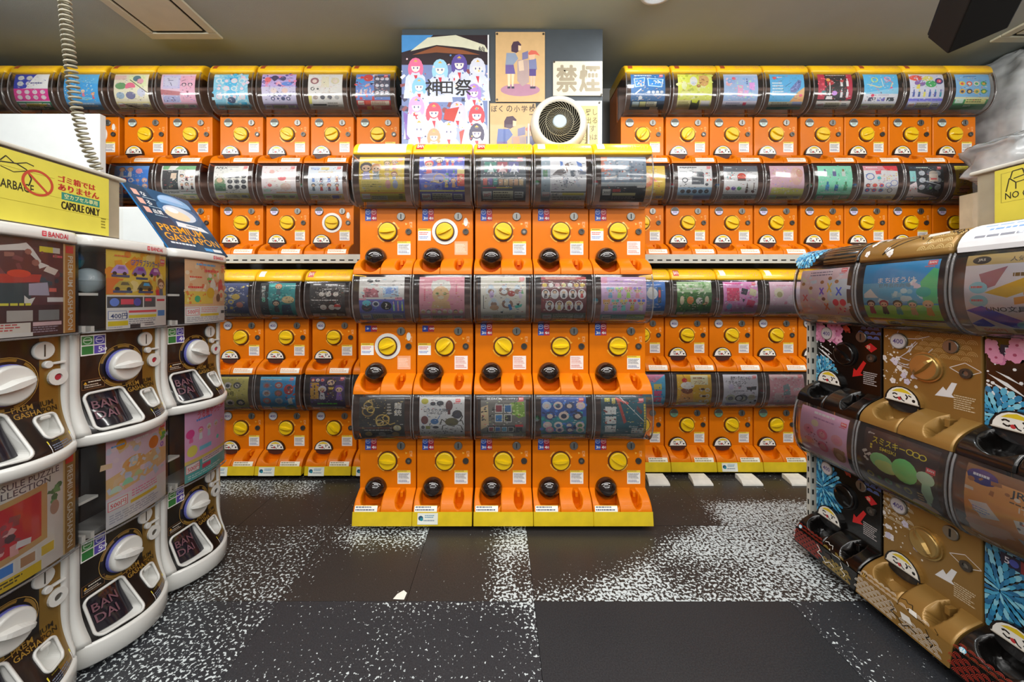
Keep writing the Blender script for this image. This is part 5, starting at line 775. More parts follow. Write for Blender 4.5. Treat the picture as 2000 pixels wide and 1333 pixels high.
# ---------------------------------------------------------------- white framed premium machine
def bow(x): return 0.05*(1-(x/0.15)**2)
PP = Prof([(-0.020, -0.196), (-0.018, -0.184), (-0.013, -0.170), (-0.006, -0.146), (-0.001, -0.112), (0.0, -0.07), (0.0, 0.0), (0.0, 0.116)])
def psurf(x, t, o=0.0):
    y, z, ny, nz = PP.at(t); k = 0.15+0.85*(1-sstep(0.0, 0.46, t)); return (x, y-1.5*bow(x)*k+ny*o, z+nz*o)
def pgrid(x0, x1, n, o=0.0, t0=0.0, t1=1.0, m=22):
    return MB().sweep([[psurf(x0+(x1-x0)*i/n, t0+(t1-t0)*j/m, o) for i in range(n+1)] for j in range(m+1)])
def ppost(s):
    m = MB(); rows = []
    a, b = (s*0.127, s*0.1485)
    for j in range(23):
        t = j/22; p = psurf(a, t, 0.006); q = psurf(b, t, 0.006); p0 = psurf(a, t, -0.012); q0 = psurf(b, t, -0.03); rows.append([p0, p, q, q0])
    return m.sweep(rows, True, True)
def plip(zb):
    m = MB(); rows = []
    for i in range(25):
        x = -0.1485+0.297*i/24; f = -0.023-1.5*bow(x); e = 0.012*(max(0, (abs(x)-0.125)/0.0235))**2
        rows.append([(x, 0.05, zb), (x, f+e-0.001, zb), (x, f+e-0.008, zb+0.006), (x, f+e-0.010, -0.200), (x, f+e-0.006, -0.193), (x, f+0.004, -0.192), (x, 0.05, -0.192)])
    return m.sweep(rows, True)
def wbow(x): return -0.034-0.45*bow(x)
def pwindow(z0, z1):
    m = MB(); rows = [[(x, 0.09, z) for x in (-0.147,)]+[(-0.147+0.294*i/16, wbow(-0.147+0.294*i/16), z) for i in range(17)]+[(0.147, 0.09, z)] for z in (z0, z1)]
    return m.sweep(rows, False, False)
def pcap(z0):
    m = MB(); rows = []
    for i in range(25):
        x = -0.149+0.298*i/24; f = wbow(x)-0.006; e = 0.02*(max(0, (abs(x)-0.13)/0.019))**2
        rows.append([(x, 0.28, z0), (x, f+e, z0), (x, f+e-0.002, z0+0.006), (x, f+e, z0+0.026), (x, f+e+0.006, z0+0.033), (x, 0.28, z0+0.034)])
    return m.sweep(rows, True)
def rrect(cx, cz, w, h, r, n=6):
    out = []
    for (sx, sz, q0) in ((1, 1, 0), (-1, 1, 1), (-1, -1, 2), (1, -1, 3)):
        for i in range(n): a = (q0+i/(n-1))*PI/2; out.append((cx+sx*(w/2-r)+r*math.cos(a), cz+sz*(h/2-r)+r*math.sin(a)))
    return out
_zt = [(PP.pos(i/400)[1], i/400) for i in range(401)]
def psz(x, z, o=0.0):
    t = min(_zt, key=lambda q: abs(q[0]-z))[1]; p = psurf(x, t, o); return (x, p[1], z)
DOOR = (-0.060, -0.128, 0.112, 0.112, 0.016); CUP = (0.072, -0.129, 0.058, 0.058, 0.013)
def inside(x, z, R): return abs(x-R[0]) < R[2]/2-0.001 and abs(z-R[1]) < R[3]/2-0.001
def pcut(x0, x1, n, m=60):
    g = MB(); V = [psurf(x0+(x1-x0)*i/n, j/m, 0.001) for j in range(m+1) for i in range(n+1)]; F = []
    for j in range(m):
        for i in range(n):
            q = (j*(n+1)+i, j*(n+1)+i+1, (j+1)*(n+1)+i+1, (j+1)*(n+1)+i); cx = sum(V[k][0] for k in q)/4; cz = sum(V[k][2] for k in q)/4
            if not (inside(cx, cz, DOOR) or inside(cx, cz, CUP)): F.append(q)
    return g.add(V, F, True)
def pocket(R, yb, lip=0.0045):
    ring = rrect(*R); n = len(ring); m = MB()
    pts = [psz(x, z, 0.002) for x, z in ring]; m.tube(pts+[pts[0], pts[1]], lip, 6)
    inner = rrect(R[0], R[1], R[2]-0.002, R[3]-0.002, R[4]); a = [psz(x, z, -0.001) for x, z in inner]; b = [(R[0]+(x-R[0])*0.9, yb, R[1]+(z-R[1])*0.94) for x, z in inner]
    m.add(a+b, [(i, (i+1) % n, n+(i+1) % n, n+i) for i in range(n)]); m.add(b, [tuple(range(n))]); return m
def pdoorframe(): return pocket(DOOR, 0.010)
def doory(x, z): p = psz(x, z)[1]; return p*0.72+0.004
def pdoor():
    rows = []
    for u in range(9):
        x = -0.113+0.101*u/8; rows.append([(x, doory(x, z)-0.006*math.sin(PI*u/8), z) for z in (-0.179, -0.165, -0.15, -0.135, -0.12, -0.105, -0.09, -0.078)])
    return MB().sweep(rows)
def pcup():
    m = pocket(CUP, -0.006, 0.004); return m.box(0.060, 0.084, -0.030, -0.012, -0.112, -0.102, 0.003)
def prem_ink():
    k = Ink(0.25, 0.315, 14)
    for a0, a1 in ((-2.9, -2.0), (-1.8, -1.2), (-0.9, 0.2), (0.5, 1.3), (1.6, 2.5)): k.arc(0.49, 0.37, 0.275, 0.03, '8a6a2c', a0, a1, 8)
    k.arc(0.49, 0.37, 0.29, 0.007, 'b08c46', 0, 2*PI, 26)
    k.text(0.53, 0.570, 0.046, 'a07c34', 'PREM', 0.25); k.text(0.53, 0.626, 0.046, 'a07c34', 'GASHA', 0.25); k.text(0.79, 0.570, 0.046, '17110a', 'IUM', 0.16); k.text(0.79, 0.626, 0.046, '17110a', 'PON', 0.19)
    k.run('F 2 46 25 10 6a4a30 0.8;p d8a030 4,50.5 6,48 8,50.5;l 9 48 16 2 1 d8d0c0;l 5 51 20 4 2 b8a898'); return k
def premium_machine(Y, K, label, code, seed, row, x0, w, yX=-1.303, capb=True, floor=False):
    zb = -0.226 if not floor else -0.2615
    r = thing('capsule_machine', label, 'capsule machine', (yX, Y, K+zb), PI/2, 'white framed machines along the aisle', dz=-zb)
    z1 = 0.386 if capb else 0.412
    sub('body', sh('premium_body%d' % capb, 'white_gloss', lambda: MB().box(-0.1475, 0.1475, 0.012, 0.30, -0.225, 0.118).box(-0.1475, 0.1475, 0.11, 0.30, 0.118, z1)), r)
    sub('hopper_back', sh('premium_back%d' % capb, 'dark_inside', lambda: MB().box(-0.143, 0.143, 0.098, 0.109, 0.12, z1-0.002).box(-0.146, -0.143, -0.02, 0.109, 0.12, z1-0.002).box(0.143, 0.146, -0.02, 0.109, 0.12, z1-0.002)), r)
    sub('black_panel', sh('black_panel', 'panel_black', lambda: pcut(-0.1285, 0.072, 44)), r)
    sub('gold_panel', sh('gold_panel', 'panel_gold', lambda: pcut(0.072, 0.1285, 13)), r)
    for s in (-1, 1): sub('side_frame', sh('side_frame%d' % s, 'white_gloss', lambda: ppost(s)), r)
    sub('front_lip', sh('front_lip%d' % floor, 'white_gloss', lambda: plip(zb)), r)
    wd = sub('window', sh('premium_window%d' % capb, 'clear_window', lambda: pwindow(0.119, z1)), r)
    sub('window_rail', sh('window_rail', 'clear_rim', lambda: MB().tube([(-0.146+0.292*i/12, wbow(-0.146+0.292*i/12)-0.001, 0.1215) for i in range(13)], 0.003, 6)), wd, r)
    k = Ink(w, z1-0.128, 0); k.run(code, seed); k.paper(1.55)
    me = k.mesh('display_card_print', lambda u, v, o: (x0+u*w, -o, z1-0.002-v*(z1-0.128)))
    bm = bmesh.new(); bm.from_mesh(me)
    for i in range(1, 14): bmesh.ops.bisect_plane(bm, geom=bm.verts[:]+bm.edges[:]+bm.faces[:], plane_co=(x0+w*i/14, 0, 0), plane_no=(1, 0, 0))
    for v in bm.verts: v.co.y += wbow(v.co.x)+0.006
    bm.to_mesh(me); bm.free(); sub('display_card', me, r)
    br = sub('inner_bracket', sh('inner_bracket', 'white_plastic', lambda: MB().box(-0.14, -0.085, -0.02, 0.02, 0.235, 0.243).box(-0.14, -0.13, -0.03, 0.03, 0.122, 0.142).box(-0.115, -0.105, -0.03, 0.03, 0.122, 0.140)), r)
    bp = lambda x, z: -bow(x)*0.25-0.002
    kn = sub('knob', sh('premium_knob', 'white_gloss', lambda: MB().disc((0, 0), 0.052, -0.022, 0.004, 30, 0.007)), r); kn.location = (-0.002, bp(0, 0), -zb); kn.rotation_euler = (0, [0.15, -0.25, 0.0, 0.35, 0.3, 0.2][seed % 6], 0)
    sub('grip', sh('premium_grip', 'white_gloss', lambda: prem_grip()), kn, r)
    rg = sub('knob_ring', sh('premium_ring', 'blue_ring', lambda: MB().ring((0, 0), 0.050, 0.0542, -0.006, 0.002, 30)), r); rg.location = (-0.002, bp(0, 0), -zb)
    cs = sub('coin_slot', sh('premium_slot', 'white_gloss', lambda: MB().disc((0.079, 0.079), 0.026, bp(0.08, 0)-0.006, 0.004, 22, 0.003)), r)
    sub('slit', sh('premium_slit', 'steel_dark', lambda: MB().box(0.0775, 0.0805, bp(0.08, 0)-0.0068, bp(0.08, 0)-0.003, 0.062, 0.096)), cs, r)
    sub('return_lever', sh('return_lever', 'white_gloss', lambda: MB().disc((0.088, 0.038), 0.011, bp(0.08, 0)-0.008, 0.002, 14, 0.002).box(0.092, 0.132, bp(0.1, 0)-0.008, bp(0.12, 0), 0.036, 0.043, 0.002)), r)
    rb = sub('return_button', sh('premium_button', 'white_gloss', lambda: MB().ring((0.114, -0.002), 0.010, 0.024, bp(0.11, 0)-0.007, 0.002, 20)), r)
    sub('button_centre', sh('premium_button_centre', 'silver' if row == 2 else 'cap_red', lambda: MB().disc((0.114, -0.002), 0.010, bp(0.11, 0)-0.004, 0.002, 14, 0.002)), rb, r)
    df = sub('chute_frame', sh('chute_frame', 'white_gloss', pdoorframe), r); sub('chute_door', sh('premium_door', 'smoke_door', pdoor), df, r)
    def dl():
        q = Ink(0.086, 0.1, 8); q.text(0.12, 0.2, 0.24, '6a4650', 'BAN', 0.76); q.text(0.12, 0.52, 0.24, '6a4650', 'DAI', 0.76)
        return q.mesh('door_lettering', lambda u, v, o: (-0.111+u*0.090, doory(-0.111+u*0.090, -0.078-v*0.1)-0.006*math.sin(PI*min(1, max(0, u)))-0.0042-o, -0.078-v*0.1))
    sub('door_lettering', shared_ink('dl', dl), df, r)
    sub('coin_pocket', sh('coin_pocket', 'white_gloss', pcup), r)
    def pt(): return prem_ink().mesh('panel_print', lambda u, v, o: psurf(-0.125+u*0.25, 1-v, 0.0016+o), m='decal')
    sub('panel_print', shared_ink('premprint', pt), r)
    def st():
        q = Ink(0.07, 0.07); q.run('b f0f0ec;r 4 6 44 42 3f8a48;r 52 6 44 42 4a4ab0;r 4 54 44 40 2f7a3c;r 52 54 44 40 5a4ab0;o 26 27 18 b8e0c0 4;o 74 27 18 c8c8f4 4;l 12 23 28 10 1 e8f4e8;l 60 23 28 10 1 e8e8fc;t 68 60 28 f0f0fc %s;t 80 66 18 f0f0fc 00' % ('4' if seed % 2 else '5'))
        return q.mesh('sticker_print', lambda u, v, o: psurf(-0.122+u*0.068, 0.985-v*0.205, 0.002+o))
    sub('price_sticker', shared_ink('premst%d' % (seed % 2), st), r)
    def lb():
        q = Ink(0.085, 0.04, 6); q.run('b eceef0;r 0 0 100 26 e8d838;l 14 5 70 16 1 6a6020;l 8 36 84 50 3 6a7488')
        return q.mesh('sticker_print', lambda u, v, o: psurf(0.036+u*0.088, 0.112-v*0.110, 0.0015+o))
    sub('notice_sticker', shared_ink('premlb', lb), r)
    if capb:
        c = sub('cap', sh('premium_cap', 'white_gloss', lambda: pcap(0.387)), r)
        def cl():
            q = Ink(0.10, 0.034, 0); q.rect(0.0, 0.32, 0.14, 0.42, 'd8384c'); q.rect(0.03, 0.42, 0.08, 0.06, 'f4ece8'); q.rect(0.03, 0.56, 0.08, 0.06, 'f4ece8'); q.text(0.2, 0.32, 0.42, 'd02840', 'BANDAI', 0.8)
            return q.mesh('cap_print', lambda u, v, o: (0.035+u*0.075, wbow(0.035+u*0.075)-0.0083-o, 0.4205-v*0.034))
        sub('cap_print', shared_ink('capprem', cl), c, r)
    if floor:
        for cx in (-0.12, 0.12):
            for cy in (0.02, 0.24):
                c = link('caster', sh('caster', 'black', caster_mb), r, (cx, cy, -0.006), off=False)
                link('wheel', sh('wheel', 'rubber', wheel_mb), c, (0, 0, 0.0065), off=False)
    return r
def prem_grip():
    m = MB(); rows = []
    for i in range(11):
        x = -0.049+0.098*i/10; w = 0.005+0.011*(1-abs(x)/0.049)**0.6; d = 0.022+0.020*(1-(x/0.049)**4)
        rows.append([(x, -0.018, -w), (x, -d, -w*0.5), (x, -d, w*0.5), (x, -0.018, w)])
    return m.sweep(rows, True, False)
# ---------------------------------------------------------------- the room
CEIL = 2.805
def plane_mesh(name, x0, x1, y0, y1, z0, z1, m): return MB().box(x0, x1, y0, y1, z0, z1).mesh(name, m)
struct('wall_back', plane_mesh('wall_back', -4.3, 3.9, 2.95, 3.05, 0, CEIL, 'wall_paint'))
struct('wall_front', plane_mesh('wall_front', -4.3, 3.9, -5.3, -5.2, 0, CEIL, 'wall_paint'))
struct('wall_left', plane_mesh('wall_left', -4.3, -4.2, -5.2, 2.95, 0, CEIL, 'wall_paint'))
struct('wall_right', plane_mesh('wall_right', 3.8, 3.9, -5.2, 2.95, 0, CEIL, 'wall_paint'))
struct('ceiling', plane_mesh('ceiling', -4.3, 3.9, -5.3, 3.05, CEIL, CEIL+0.1, 'ceiling_paint'))
floor = struct('floor', plane_mesh('floor', -4.3, 3.9, -5.3, 3.05, -0.08, -0.012, 'floor_base'))
# vinyl tiles whose white flecks are worn into patches
def tile_material():
    m = bpy.data.materials.new('vinyl_tile'); m.use_nodes = True; nt = m.node_tree; b = nt.nodes['Principled BSDF']; N = nt.nodes.new; Lk = nt.links.new
    geo = N('ShaderNodeNewGeometry'); at = N('ShaderNodeAttribute'); at.attribute_name = 'wear'; tn = N('ShaderNodeAttribute'); tn.attribute_name = 'tone'
    f1 = N('ShaderNodeTexNoise'); f1.inputs['Scale'].default_value = 88; f1.inputs['Detail'].default_value = 2.0; f1.inputs['Roughness'].default_value = 0.55
    f2 = N('ShaderNodeTexNoise'); f2.inputs['Scale'].default_value = 4.5; f2.inputs['Detail'].default_value = 3
    f3 = N('ShaderNodeTexNoise'); f3.inputs['Scale'].default_value = 230; f3.inputs['Detail'].default_value = 1
    for f in (f1, f2, f3): Lk(geo.outputs['Position'], f.inputs['Vector'])
    def math_(op, a, bb, clampv=False):
        n = N('ShaderNodeMath'); n.operation = op; n.use_clamp = clampv
        for i, v in enumerate((a, bb)):
            if isinstance(v, (int, float)): n.inputs[i].default_value = v
            else: Lk(v, n.inputs[i])
        return n.outputs[0]
    w = math_('ADD', at.outputs['Fac'], math_('MULTIPLY', math_('SUBTRACT', f2.outputs['Fac'], 0.5), math_('MULTIPLY', at.outputs['Fac'], 0.9)), True)
    thr = math_('SUBTRACT', 0.74, math_('MULTIPLY', w, 0.285))
    fleck = math_('MULTIPLY', math_('MULTIPLY', math_('SUBTRACT', f1.outputs['Fac'], thr), 26, True), math_('GREATER_THAN', at.outputs['Fac'], 0.04))
    rp = N('ShaderNodeValToRGB'); rp.color_ramp.elements[0].position = 0.35; rp.color_ramp.elements[1].position = 0.75
    rp.color_ramp.elements[0].color = hx('2b2a2b')+(1,); rp.color_ramp.elements[1].color = hx('3d3b3b')+(1,); Lk(f3.outputs['Fac'], rp.inputs['Fac'])
    tint = N('ShaderNodeVectorMath'); tint.operation = 'MULTIPLY'; Lk(rp.outputs['Color'], tint.inputs[0]); Lk(tn.outputs['Color'], tint.inputs[1])
    mx = N('ShaderNodeMix'); mx.data_type = 'RGBA'; Lk(fleck, mx.inputs['Factor']); Lk(tint.outputs[0], mx.inputs['A']); mx.inputs['B'].default_value = hx('cdd6d8')+(1,)
    Lk(mx.outputs['Result'], b.inputs['Base Color']); b.inputs['Specular IOR Level'].default_value = 0.45
    Lk(math_('ADD', 0.30, math_('MULTIPLY', f2.outputs['Fac'], 0.16)), b.inputs['Roughness'])
    bp = N('ShaderNodeBump'); bp.inputs['Strength'].default_value = 0.06; bp.inputs['Distance'].default_value = 0.002; Lk(f1.outputs['Fac'], bp.inputs['Height']); Lk(bp.outputs[0], b.inputs['Normal'])
    M['tile'] = m
tile_material()
def wear(c, r, x, y):
    """density of the white flecks at a spot of the floor, c and r being the tile's column and row"""
    g = lambda cx, cy, sx, sy: math.exp(-((x-cx)/sx)**2-((y-cy)/sy)**2)
    if r == 1:
        if c >= 2 and c <= 3:
            L = 1.49+0.10*max(0, (x-0.12)/0.30)+0.42*max(0, (x-0.50))**1.1
            v = sstep(0.10, -0.14, y-L) if False else 1-sstep(-0.14, 0.10, y-L)
            return max(0, 0.03+0.92*v-0.35*g(0.78, 1.58, 0.16, 0.12))
        if c == 4: return 0.75*(1-sstep(1.40, 1.62, x))*(0.75+0.25*sstep(1.45, 1.7, y))+0.22
        if c == 1: return 0.05+0.80*sstep(-0.14, 0.02, x)-0.45*g(0.085, 1.56, 0.035, 0.09)
        if c == 0: return 0.06+0.82*sstep(1.62, 1.80, y)*sstep(-0.85, -0.70, x)+0.3*(1-sstep(-0.82, -0.72, x))
        if c == -1: return 0.62-0.18*sstep(1.6, 1.9, y)
        return 0.55 if c < 0 else 0.25
    if r == 0:
        if c in (2, 3): return 0.0
        if c == 1: return 0.28+0.40*sstep(0.0, 0.11, x)*sstep(1.05, 1.35, y)+0.35*(1-sstep(1.0, 1.2, y))+0.25*sstep(1.33, 1.42, y)
        if c == 0: return 0.22+0.30*(1-sstep(1.02, 1.25, y))+0.18*sstep(-0.55, -0.37, x)+0.22*sstep(1.36, 1.42, y)*sstep(-0.7, -0.4, x)
        if c == -1: return 0.66-0.15*sstep(1.2, 1.4, y)
        if c == 4: return 0.36*(1-sstep(1.09, 1.22, x))+0.16
        return 0.3
    if r == 2:
        if c >= 3: return 0.85*sstep(1.02, 1.2, x)*(1-sstep(2.05, 2.18, y))+0.15
        if c <= -1: return 0.15+0.6*sstep(2.1, 2.22, y)*(1-sstep(-1.2, -1.0, x))
        if c == 0: return 0.12+0.5*sstep(2.15, 2.25, y)*sstep(-0.62, -0.5, x)
        return 0.14
    if r < 0: return 0.3
    return 0.3
TX = [0.1225+0.4835*(c-2) for c in range(-8, 11)]; TY = [1.415+0.47*(r-1) for r in range(-6, 5)]
rt = random.Random(5)
for ci in range(len(TX)-1):
    for ri in range(len(TY)-1):
        c, r = ci-8, ri-6; x0, x1, y0, y1 = TX[ci], TX[ci+1], TY[ri], TY[ri+1]
        if r < -1 or x1 < -4.2 or x0 > 3.8: continue
        if (c, r) in ((3, 0), (3, 1), (1, 0)): continue
        if (c, r) in ((2, 0), (2, 1), (0, 0)): x1 = TX[ci+2]
        n = 14 if (0 <= r <= 2 and -4 <= c <= 5) else 2; g = 0.0008; vs = []; ws = []; dz = rt.uniform(-0.0004, 0.0004)
        for j in range(n+1):
            for i in range(n+1):
                x = x0+g+(x1-x0-2*g)*i/n; y = y0+g+(y1-y0-2*g)*j/n; vs.append((x, y, dz)); ws.append(max(0.0, min(1.0, wear(c+(1 if x > TX[ci+1] else 0), r, x, y))))
        fs = [(j*n+j+i, j*n+j+i+1, (j+1)*(n+1)+i+1, (j+1)*(n+1)+i) for j in range(n) for i in range(n)]
        m = MB().add(vs, fs); k = len(vs); per = [0, n, (n+1)*(n+1)-1, (n+1)*n]
        m.v += [(vs[q][0], vs[q][1], -0.012) for q in per]; m.f += [(per[0], per[1], k+1, k), (per[1], per[2], k+2, k+1), (per[2], per[3], k+3, k+2), (per[3], per[0], k, k+3)]; m.sm += [False]*4
        me = m.mesh('floor_tile', 'tile', False); a = me.attributes.new('wear', 'FLOAT', 'POINT'); a.data.foreach_set('value', ws+[0]*4)
        tone = (0.86, 0.98, 1.12) if r == 0 else (1.05, 0.97, 0.88)  # brown tint paints in the orange machines mirrored in the glossy floor
        if r == 0 and c in (2, 3): tone = (0.76, 0.88, 0.98)
        tv = rt.uniform(0.95, 1.05); a = me.attributes.new('tone', 'FLOAT_COLOR', 'POINT'); a.data.foreach_set('color', [q for _ in range(len(me.vertices)) for q in (tone[0]*tv, tone[1]*tv, tone[2]*tv, 1)])
        link('floor_tile', me, floor)
me = MB().add([(-0.415, 1.425, 0.0006), (-0.372, 1.422, 0.0006), (-0.369, 1.455, 0.0006), (-0.385, 1.468, 0.0006), (-0.405, 1.45, 0.0006)], [(0, 1, 2, 3, 4)]).mesh('tile_chip', 'foam'); link('tile_chip', me, floor)
# pillar with its notices
struct('wall_pillar', MB().box(-0.614, 0.6207, 2.30, 2.95, 0, CEIL-0.001).mesh('wall_pillar', 'pillar_paint'))
PX = lambda x: (x-980)*2.30/730
PZ = lambda y: CAMZ+(583-y)*2.30/730
def sheet(name, label, x0, x1, y0, y1, code, seed=1, cat='poster', fn=None, pins=(), group=None):
    xa, xb, za, zb = PX(x0), PX(x1), PZ(y0), PZ(y1); w, h = xb-xa, za-zb
    r = thing(name, label, cat, ((xa+xb)/2, 2.2985, zb), group=group)
    rd = random.Random(seed); m = MB(); rows = []
    for j in range(9):
        rows.append([(-w/2+w*i/8, -0.0025-0.0015*math.sin(i*1.1+seed)*math.sin(j*0.7), h*j/8) for i in range(9)])
    m.sweep(rows); b = [(x, 0.0, z) for x, y, z in m.v]; n = len(m.v); m.add([(-w/2, 0, 0), (w/2, 0, 0), (w/2, 0, h), (-w/2, 0, h)], [(0, 1, 2, 3)])
    link('paper', m.mesh('paper', 'white_plastic'), r)
    k = Ink(w, h); (fn(k) if fn else None) or k.run(code, seed) if code else None
    if not code: fn(k)
    link('print', k.mesh('print', flat_map(-w/2, h, w, h, 0.0048), lay=0.00008), r)
    for px, py in pins: link('pin', sh('pin', 'steel_dark', lambda: MB().disc((0, 0), 0.006, -0.009, -0.004, 10)), r, (-w/2+px*w, 0, h*(1-py)))
    return r
def festival(k):
    rd = random.Random(8); k.rect(0, 0, 1, 1, '7486b8'); k.rect(0, 0, 1, 0.24, '2a1c24'); k.run('n 0 24 100 76 60 3a3a5c,8a4a50,c8a860,5a6aa8,d8dcec 4', 5)
    k.put([[(0, 0), (0.36, 0), (0.2, 0.1), (0, 0.14)]], '4a90d0'); k.put([[(0.1, 0.13), (0.3, 0.02), (0.62, 0.0), (0.95, 0.08), (1, 0.14), (0.7, 0.1), (0.4, 0.08)]], 'd8d8c0'); k.put([[(0.12, 0.16), (0.4, 0.09), (0.7, 0.12), (0.9, 0.16), (0.6, 0.15), (0.4, 0.14)]], '8a5030')
    hair = ['e8709a', '9ad0ec', '5a4a9a', 'd0d4e4', '88c4ec', 'b088d4', 'e0a8d8', 'e05068', 'c8c4e8', 'd04a58', 'e8e4ec', 'f0d8e0', '3a3458', 'c09a70']
    spots = [(0.16, 0.17, 0.34), (0.44, 0.18, 0.36), (0.66, 0.14, 0.36), (0.87, 0.17, 0.36), (0.2, 0.33, 0.32), (0.83, 0.38, 0.32), (0.17, 0.48, 0.36), (0.37, 0.53, 0.36), (0.64, 0.52, 0.38), (0.86, 0.55, 0.36), (0.2, 0.66, 0.36), (0.54, 0.68, 0.36), (0.86, 0.7, 0.34), (0.37, 0.74, 0.3)]
    for i, (x, y, s) in enumerate(spots):
        rr = s*0.37; w = s*0.66
        k.put([[(x-w*0.62, y+s), (x+w*0.62, y+s), (x+w*0.48, y+s*0.5), (x+w*0.2, y+s*0.36), (x-w*0.2, y+s*0.36), (x-w*0.5, y+s*0.5)]], 'ccd5ec')
        for q in range(7): k.put([[(x+rd.uniform(-0.4, 0.4)*w, y+s*rd.uniform(0.45, 0.9)), (x+rd.uniform(-0.4, 0.4)*w, y+s*rd.uniform(0.5, 0.95)), (x+rd.uniform(-0.4, 0.4)*w, y+s*rd.uniform(0.45, 0.95))]], rd.choice(['b4c0e2', 'e4e9f6', '9aa8d2', 'dfe5f4']))
        k.ell(x, y+s*0.22, rr*0.62, rr*0.5, hair[i], 12); k.ell(x-rr*0.5, y+s*0.3, rr*0.2, rr*0.42, hair[i], 8); k.ell(x+rr*0.5, y+s*0.3, rr*0.2, rr*0.42, hair[i], 8)
        k.ell(x, y+s*0.26, rr*0.40, rr*0.32, 'f8e4dc', 10); k.put([[(x-rr*0.42, y+s*0.24), (x+rr*0.42, y+s*0.24), (x+rr*0.3, y+s*0.15), (x-rr*0.3, y+s*0.15)]], hair[i])
        for d in (-0.17, 0.17): k.ell(x+rr*d, y+s*0.28, rr*0.06, rr*0.075, '3a4a8a', 6)
        k.put([[(x-rr*0.2, y+s*0.13), (x+rr*0.2, y+s*0.13), (x, y+s*0.08)]], 'd8b050'); k.put([[(x-0.02, y+s*0.45), (x+0.02, y+s*0.45), (x+0.01, y+s*0.62)]], 'c8384a')
    k.run('n 0 16 100 82 70 c83a48,d8b868,8a9cd0,ffffff,4a4a78,e8c8d0,5a8ac0 1.3', 6)
    k.put([[(0.5, 0.6), (0.66, 0.58), (0.6, 0.7), (0.48, 0.68)]], 'c03a30'); k.put([[(0.02, 0.62), (0.07, 0.64), (0.06, 0.8), (0.1, 0.84), (0.05, 0.84)]], '7a58b0'); k.put([[(0.66, 0.78), (0.72, 0.76), (0.68, 0.9)]], 'd04038')
    for (x, c) in ((0.27, '神'), (0.45, '田'), (0.61, '祭')): k.text(x, 0.355 if c != '田' else 0.375, 0.135 if c != '田' else 0.10, '17141a', c)
    k.text(0.88, 0.03, 0.05, '20202a', '奉', None); k.text(0.88, 0.09, 0.05, '20202a', '納', None); k.rect(0.985, 0, 0.015, 1, 'f0f4fa')
def pupils(k, big):
    k.rect(0, 0, 1, 1, 'd2ae7c')
    rd = random.Random(3)
    if not big: k.ell(0.5, 0.83, 0.4, 0.09, 'b08098', 20)
    s = 1.0 if not big else 1.35; ox, oy = (0, 0) if not big else (-0.12, 0.05)
    P = lambda pts, c: k.put([[(ox+x*s, oy+y*s) for x, y in pts]], c)
    P([(0.2, 0.45), (0.36, 0.45), (0.4, 0.6), (0.2, 0.6)], '6a5a9a'); P([(0.24, 0.6), (0.3, 0.6), (0.29, 0.78), (0.25, 0.78)], 'e8d0b0'); P([(0.32, 0.6), (0.38, 0.6), (0.36, 0.78), (0.33, 0.78)], 'e8d0b0')
    P([(0.22, 0.3), (0.40, 0.3), (0.46, 0.38), (0.36, 0.47), (0.2, 0.47)], '8a98b0' if not big else '5a70b0')
    P([(0.32, 0.2), (0.36, 0.14), (0.46, 0.13), (0.52, 0.18), (0.5, 0.26), (0.42, 0.3), (0.32, 0.28)], '4a3448'); P([(0.46, 0.19), (0.52, 0.2), (0.51, 0.26), (0.46, 0.27)], 'e8c8a4')
    P([(0.44, 0.4), (0.66, 0.4), (0.68, 0.72), (0.54, 0.78), (0.44, 0.7)], 'b09a98'); P([(0.54, 0.3), (0.66, 0.27), (0.66, 0.38), (0.54, 0.4)], '7a78a0'); P([(0.46, 0.42), (0.56, 0.4), (0.58, 0.55), (0.48, 0.56)], 'd8c0a8' if not big else 'd89a80')
    P([(0.67, 0.4), (0.82, 0.38), (0.84, 0.54), (0.68, 0.54)], '7a80a8'); P([(0.68, 0.53), (0.82, 0.53), (0.82, 0.63), (0.68, 0.63)], '5a4a88'); P([(0.7, 0.63), (0.75, 0.63), (0.74, 0.8), (0.71, 0.8)], 'e8b8a0'); P([(0.76, 0.63), (0.81, 0.63), (0.79, 0.8), (0.76, 0.8)], 'e8b8a0')
    P([(0.66, 0.3), (0.72, 0.26), (0.82, 0.27), (0.9, 0.34), (0.8, 0.32), (0.68, 0.34)], 'd86a58'); P([(0.67, 0.33), (0.8, 0.32), (0.79, 0.39), (0.69, 0.4)], 'e8b898')
    for q in (0.25, 0.33, 0.71, 0.76): P([(q-0.01, 0.78), (q+0.05, 0.78), (q+0.05, 0.81), (q-0.01, 0.81)], '3a3450')
    if big:
        for i, ch in enumerate('ぼくの小学校'): k.text(0.03+i*0.165, 0.04, 0.115, '3a3430', ch, 0.13)
        k.micro(0.86, 0.19, 0.12, 0.04, 1, '4a4440')
def nosmoke(k):
    k.rect(0, 0, 1, 1, 'd6cfbd'); k.rect(0.02, 0.03, 0.96, 0.94, 'dcd4bc'); 
    for x, c in ((0.07, '禁'), (0.54, '煙')):
        for d in ((0, 0), (0.012, 0), (-0.012, 0), (0, 0.014), (0, -0.014)): k.text(x+d[0], 0.12+d[1], 0.77, '9d917a', c, 0.41)
def floors(k):
    k.rect(0, 0, 1, 1, 'd4d8d4'); k.rect(0.1, 0.1, 0.82, 0.88, 'd8c67c')
    for i, t in enumerate(('上昇し', 'て出る', 'ます', '交換は', 'ん。')): k.text(0.55 if len(t) > 2 else 0.62, 0.16+i*0.165, 0.13, '6a5a34', t, 0.36); k.rect(0.12, 0.305+i*0.165, 0.78, 0.006, 'b8a868')
pins4 = ((0.03, 0.03), (0.97, 0.03), (0.03, 0.97))
sheet('poster', 'tall festival poster crowded with figures in white robes', 785, 955, 70, 312, '', 2, fn=festival)
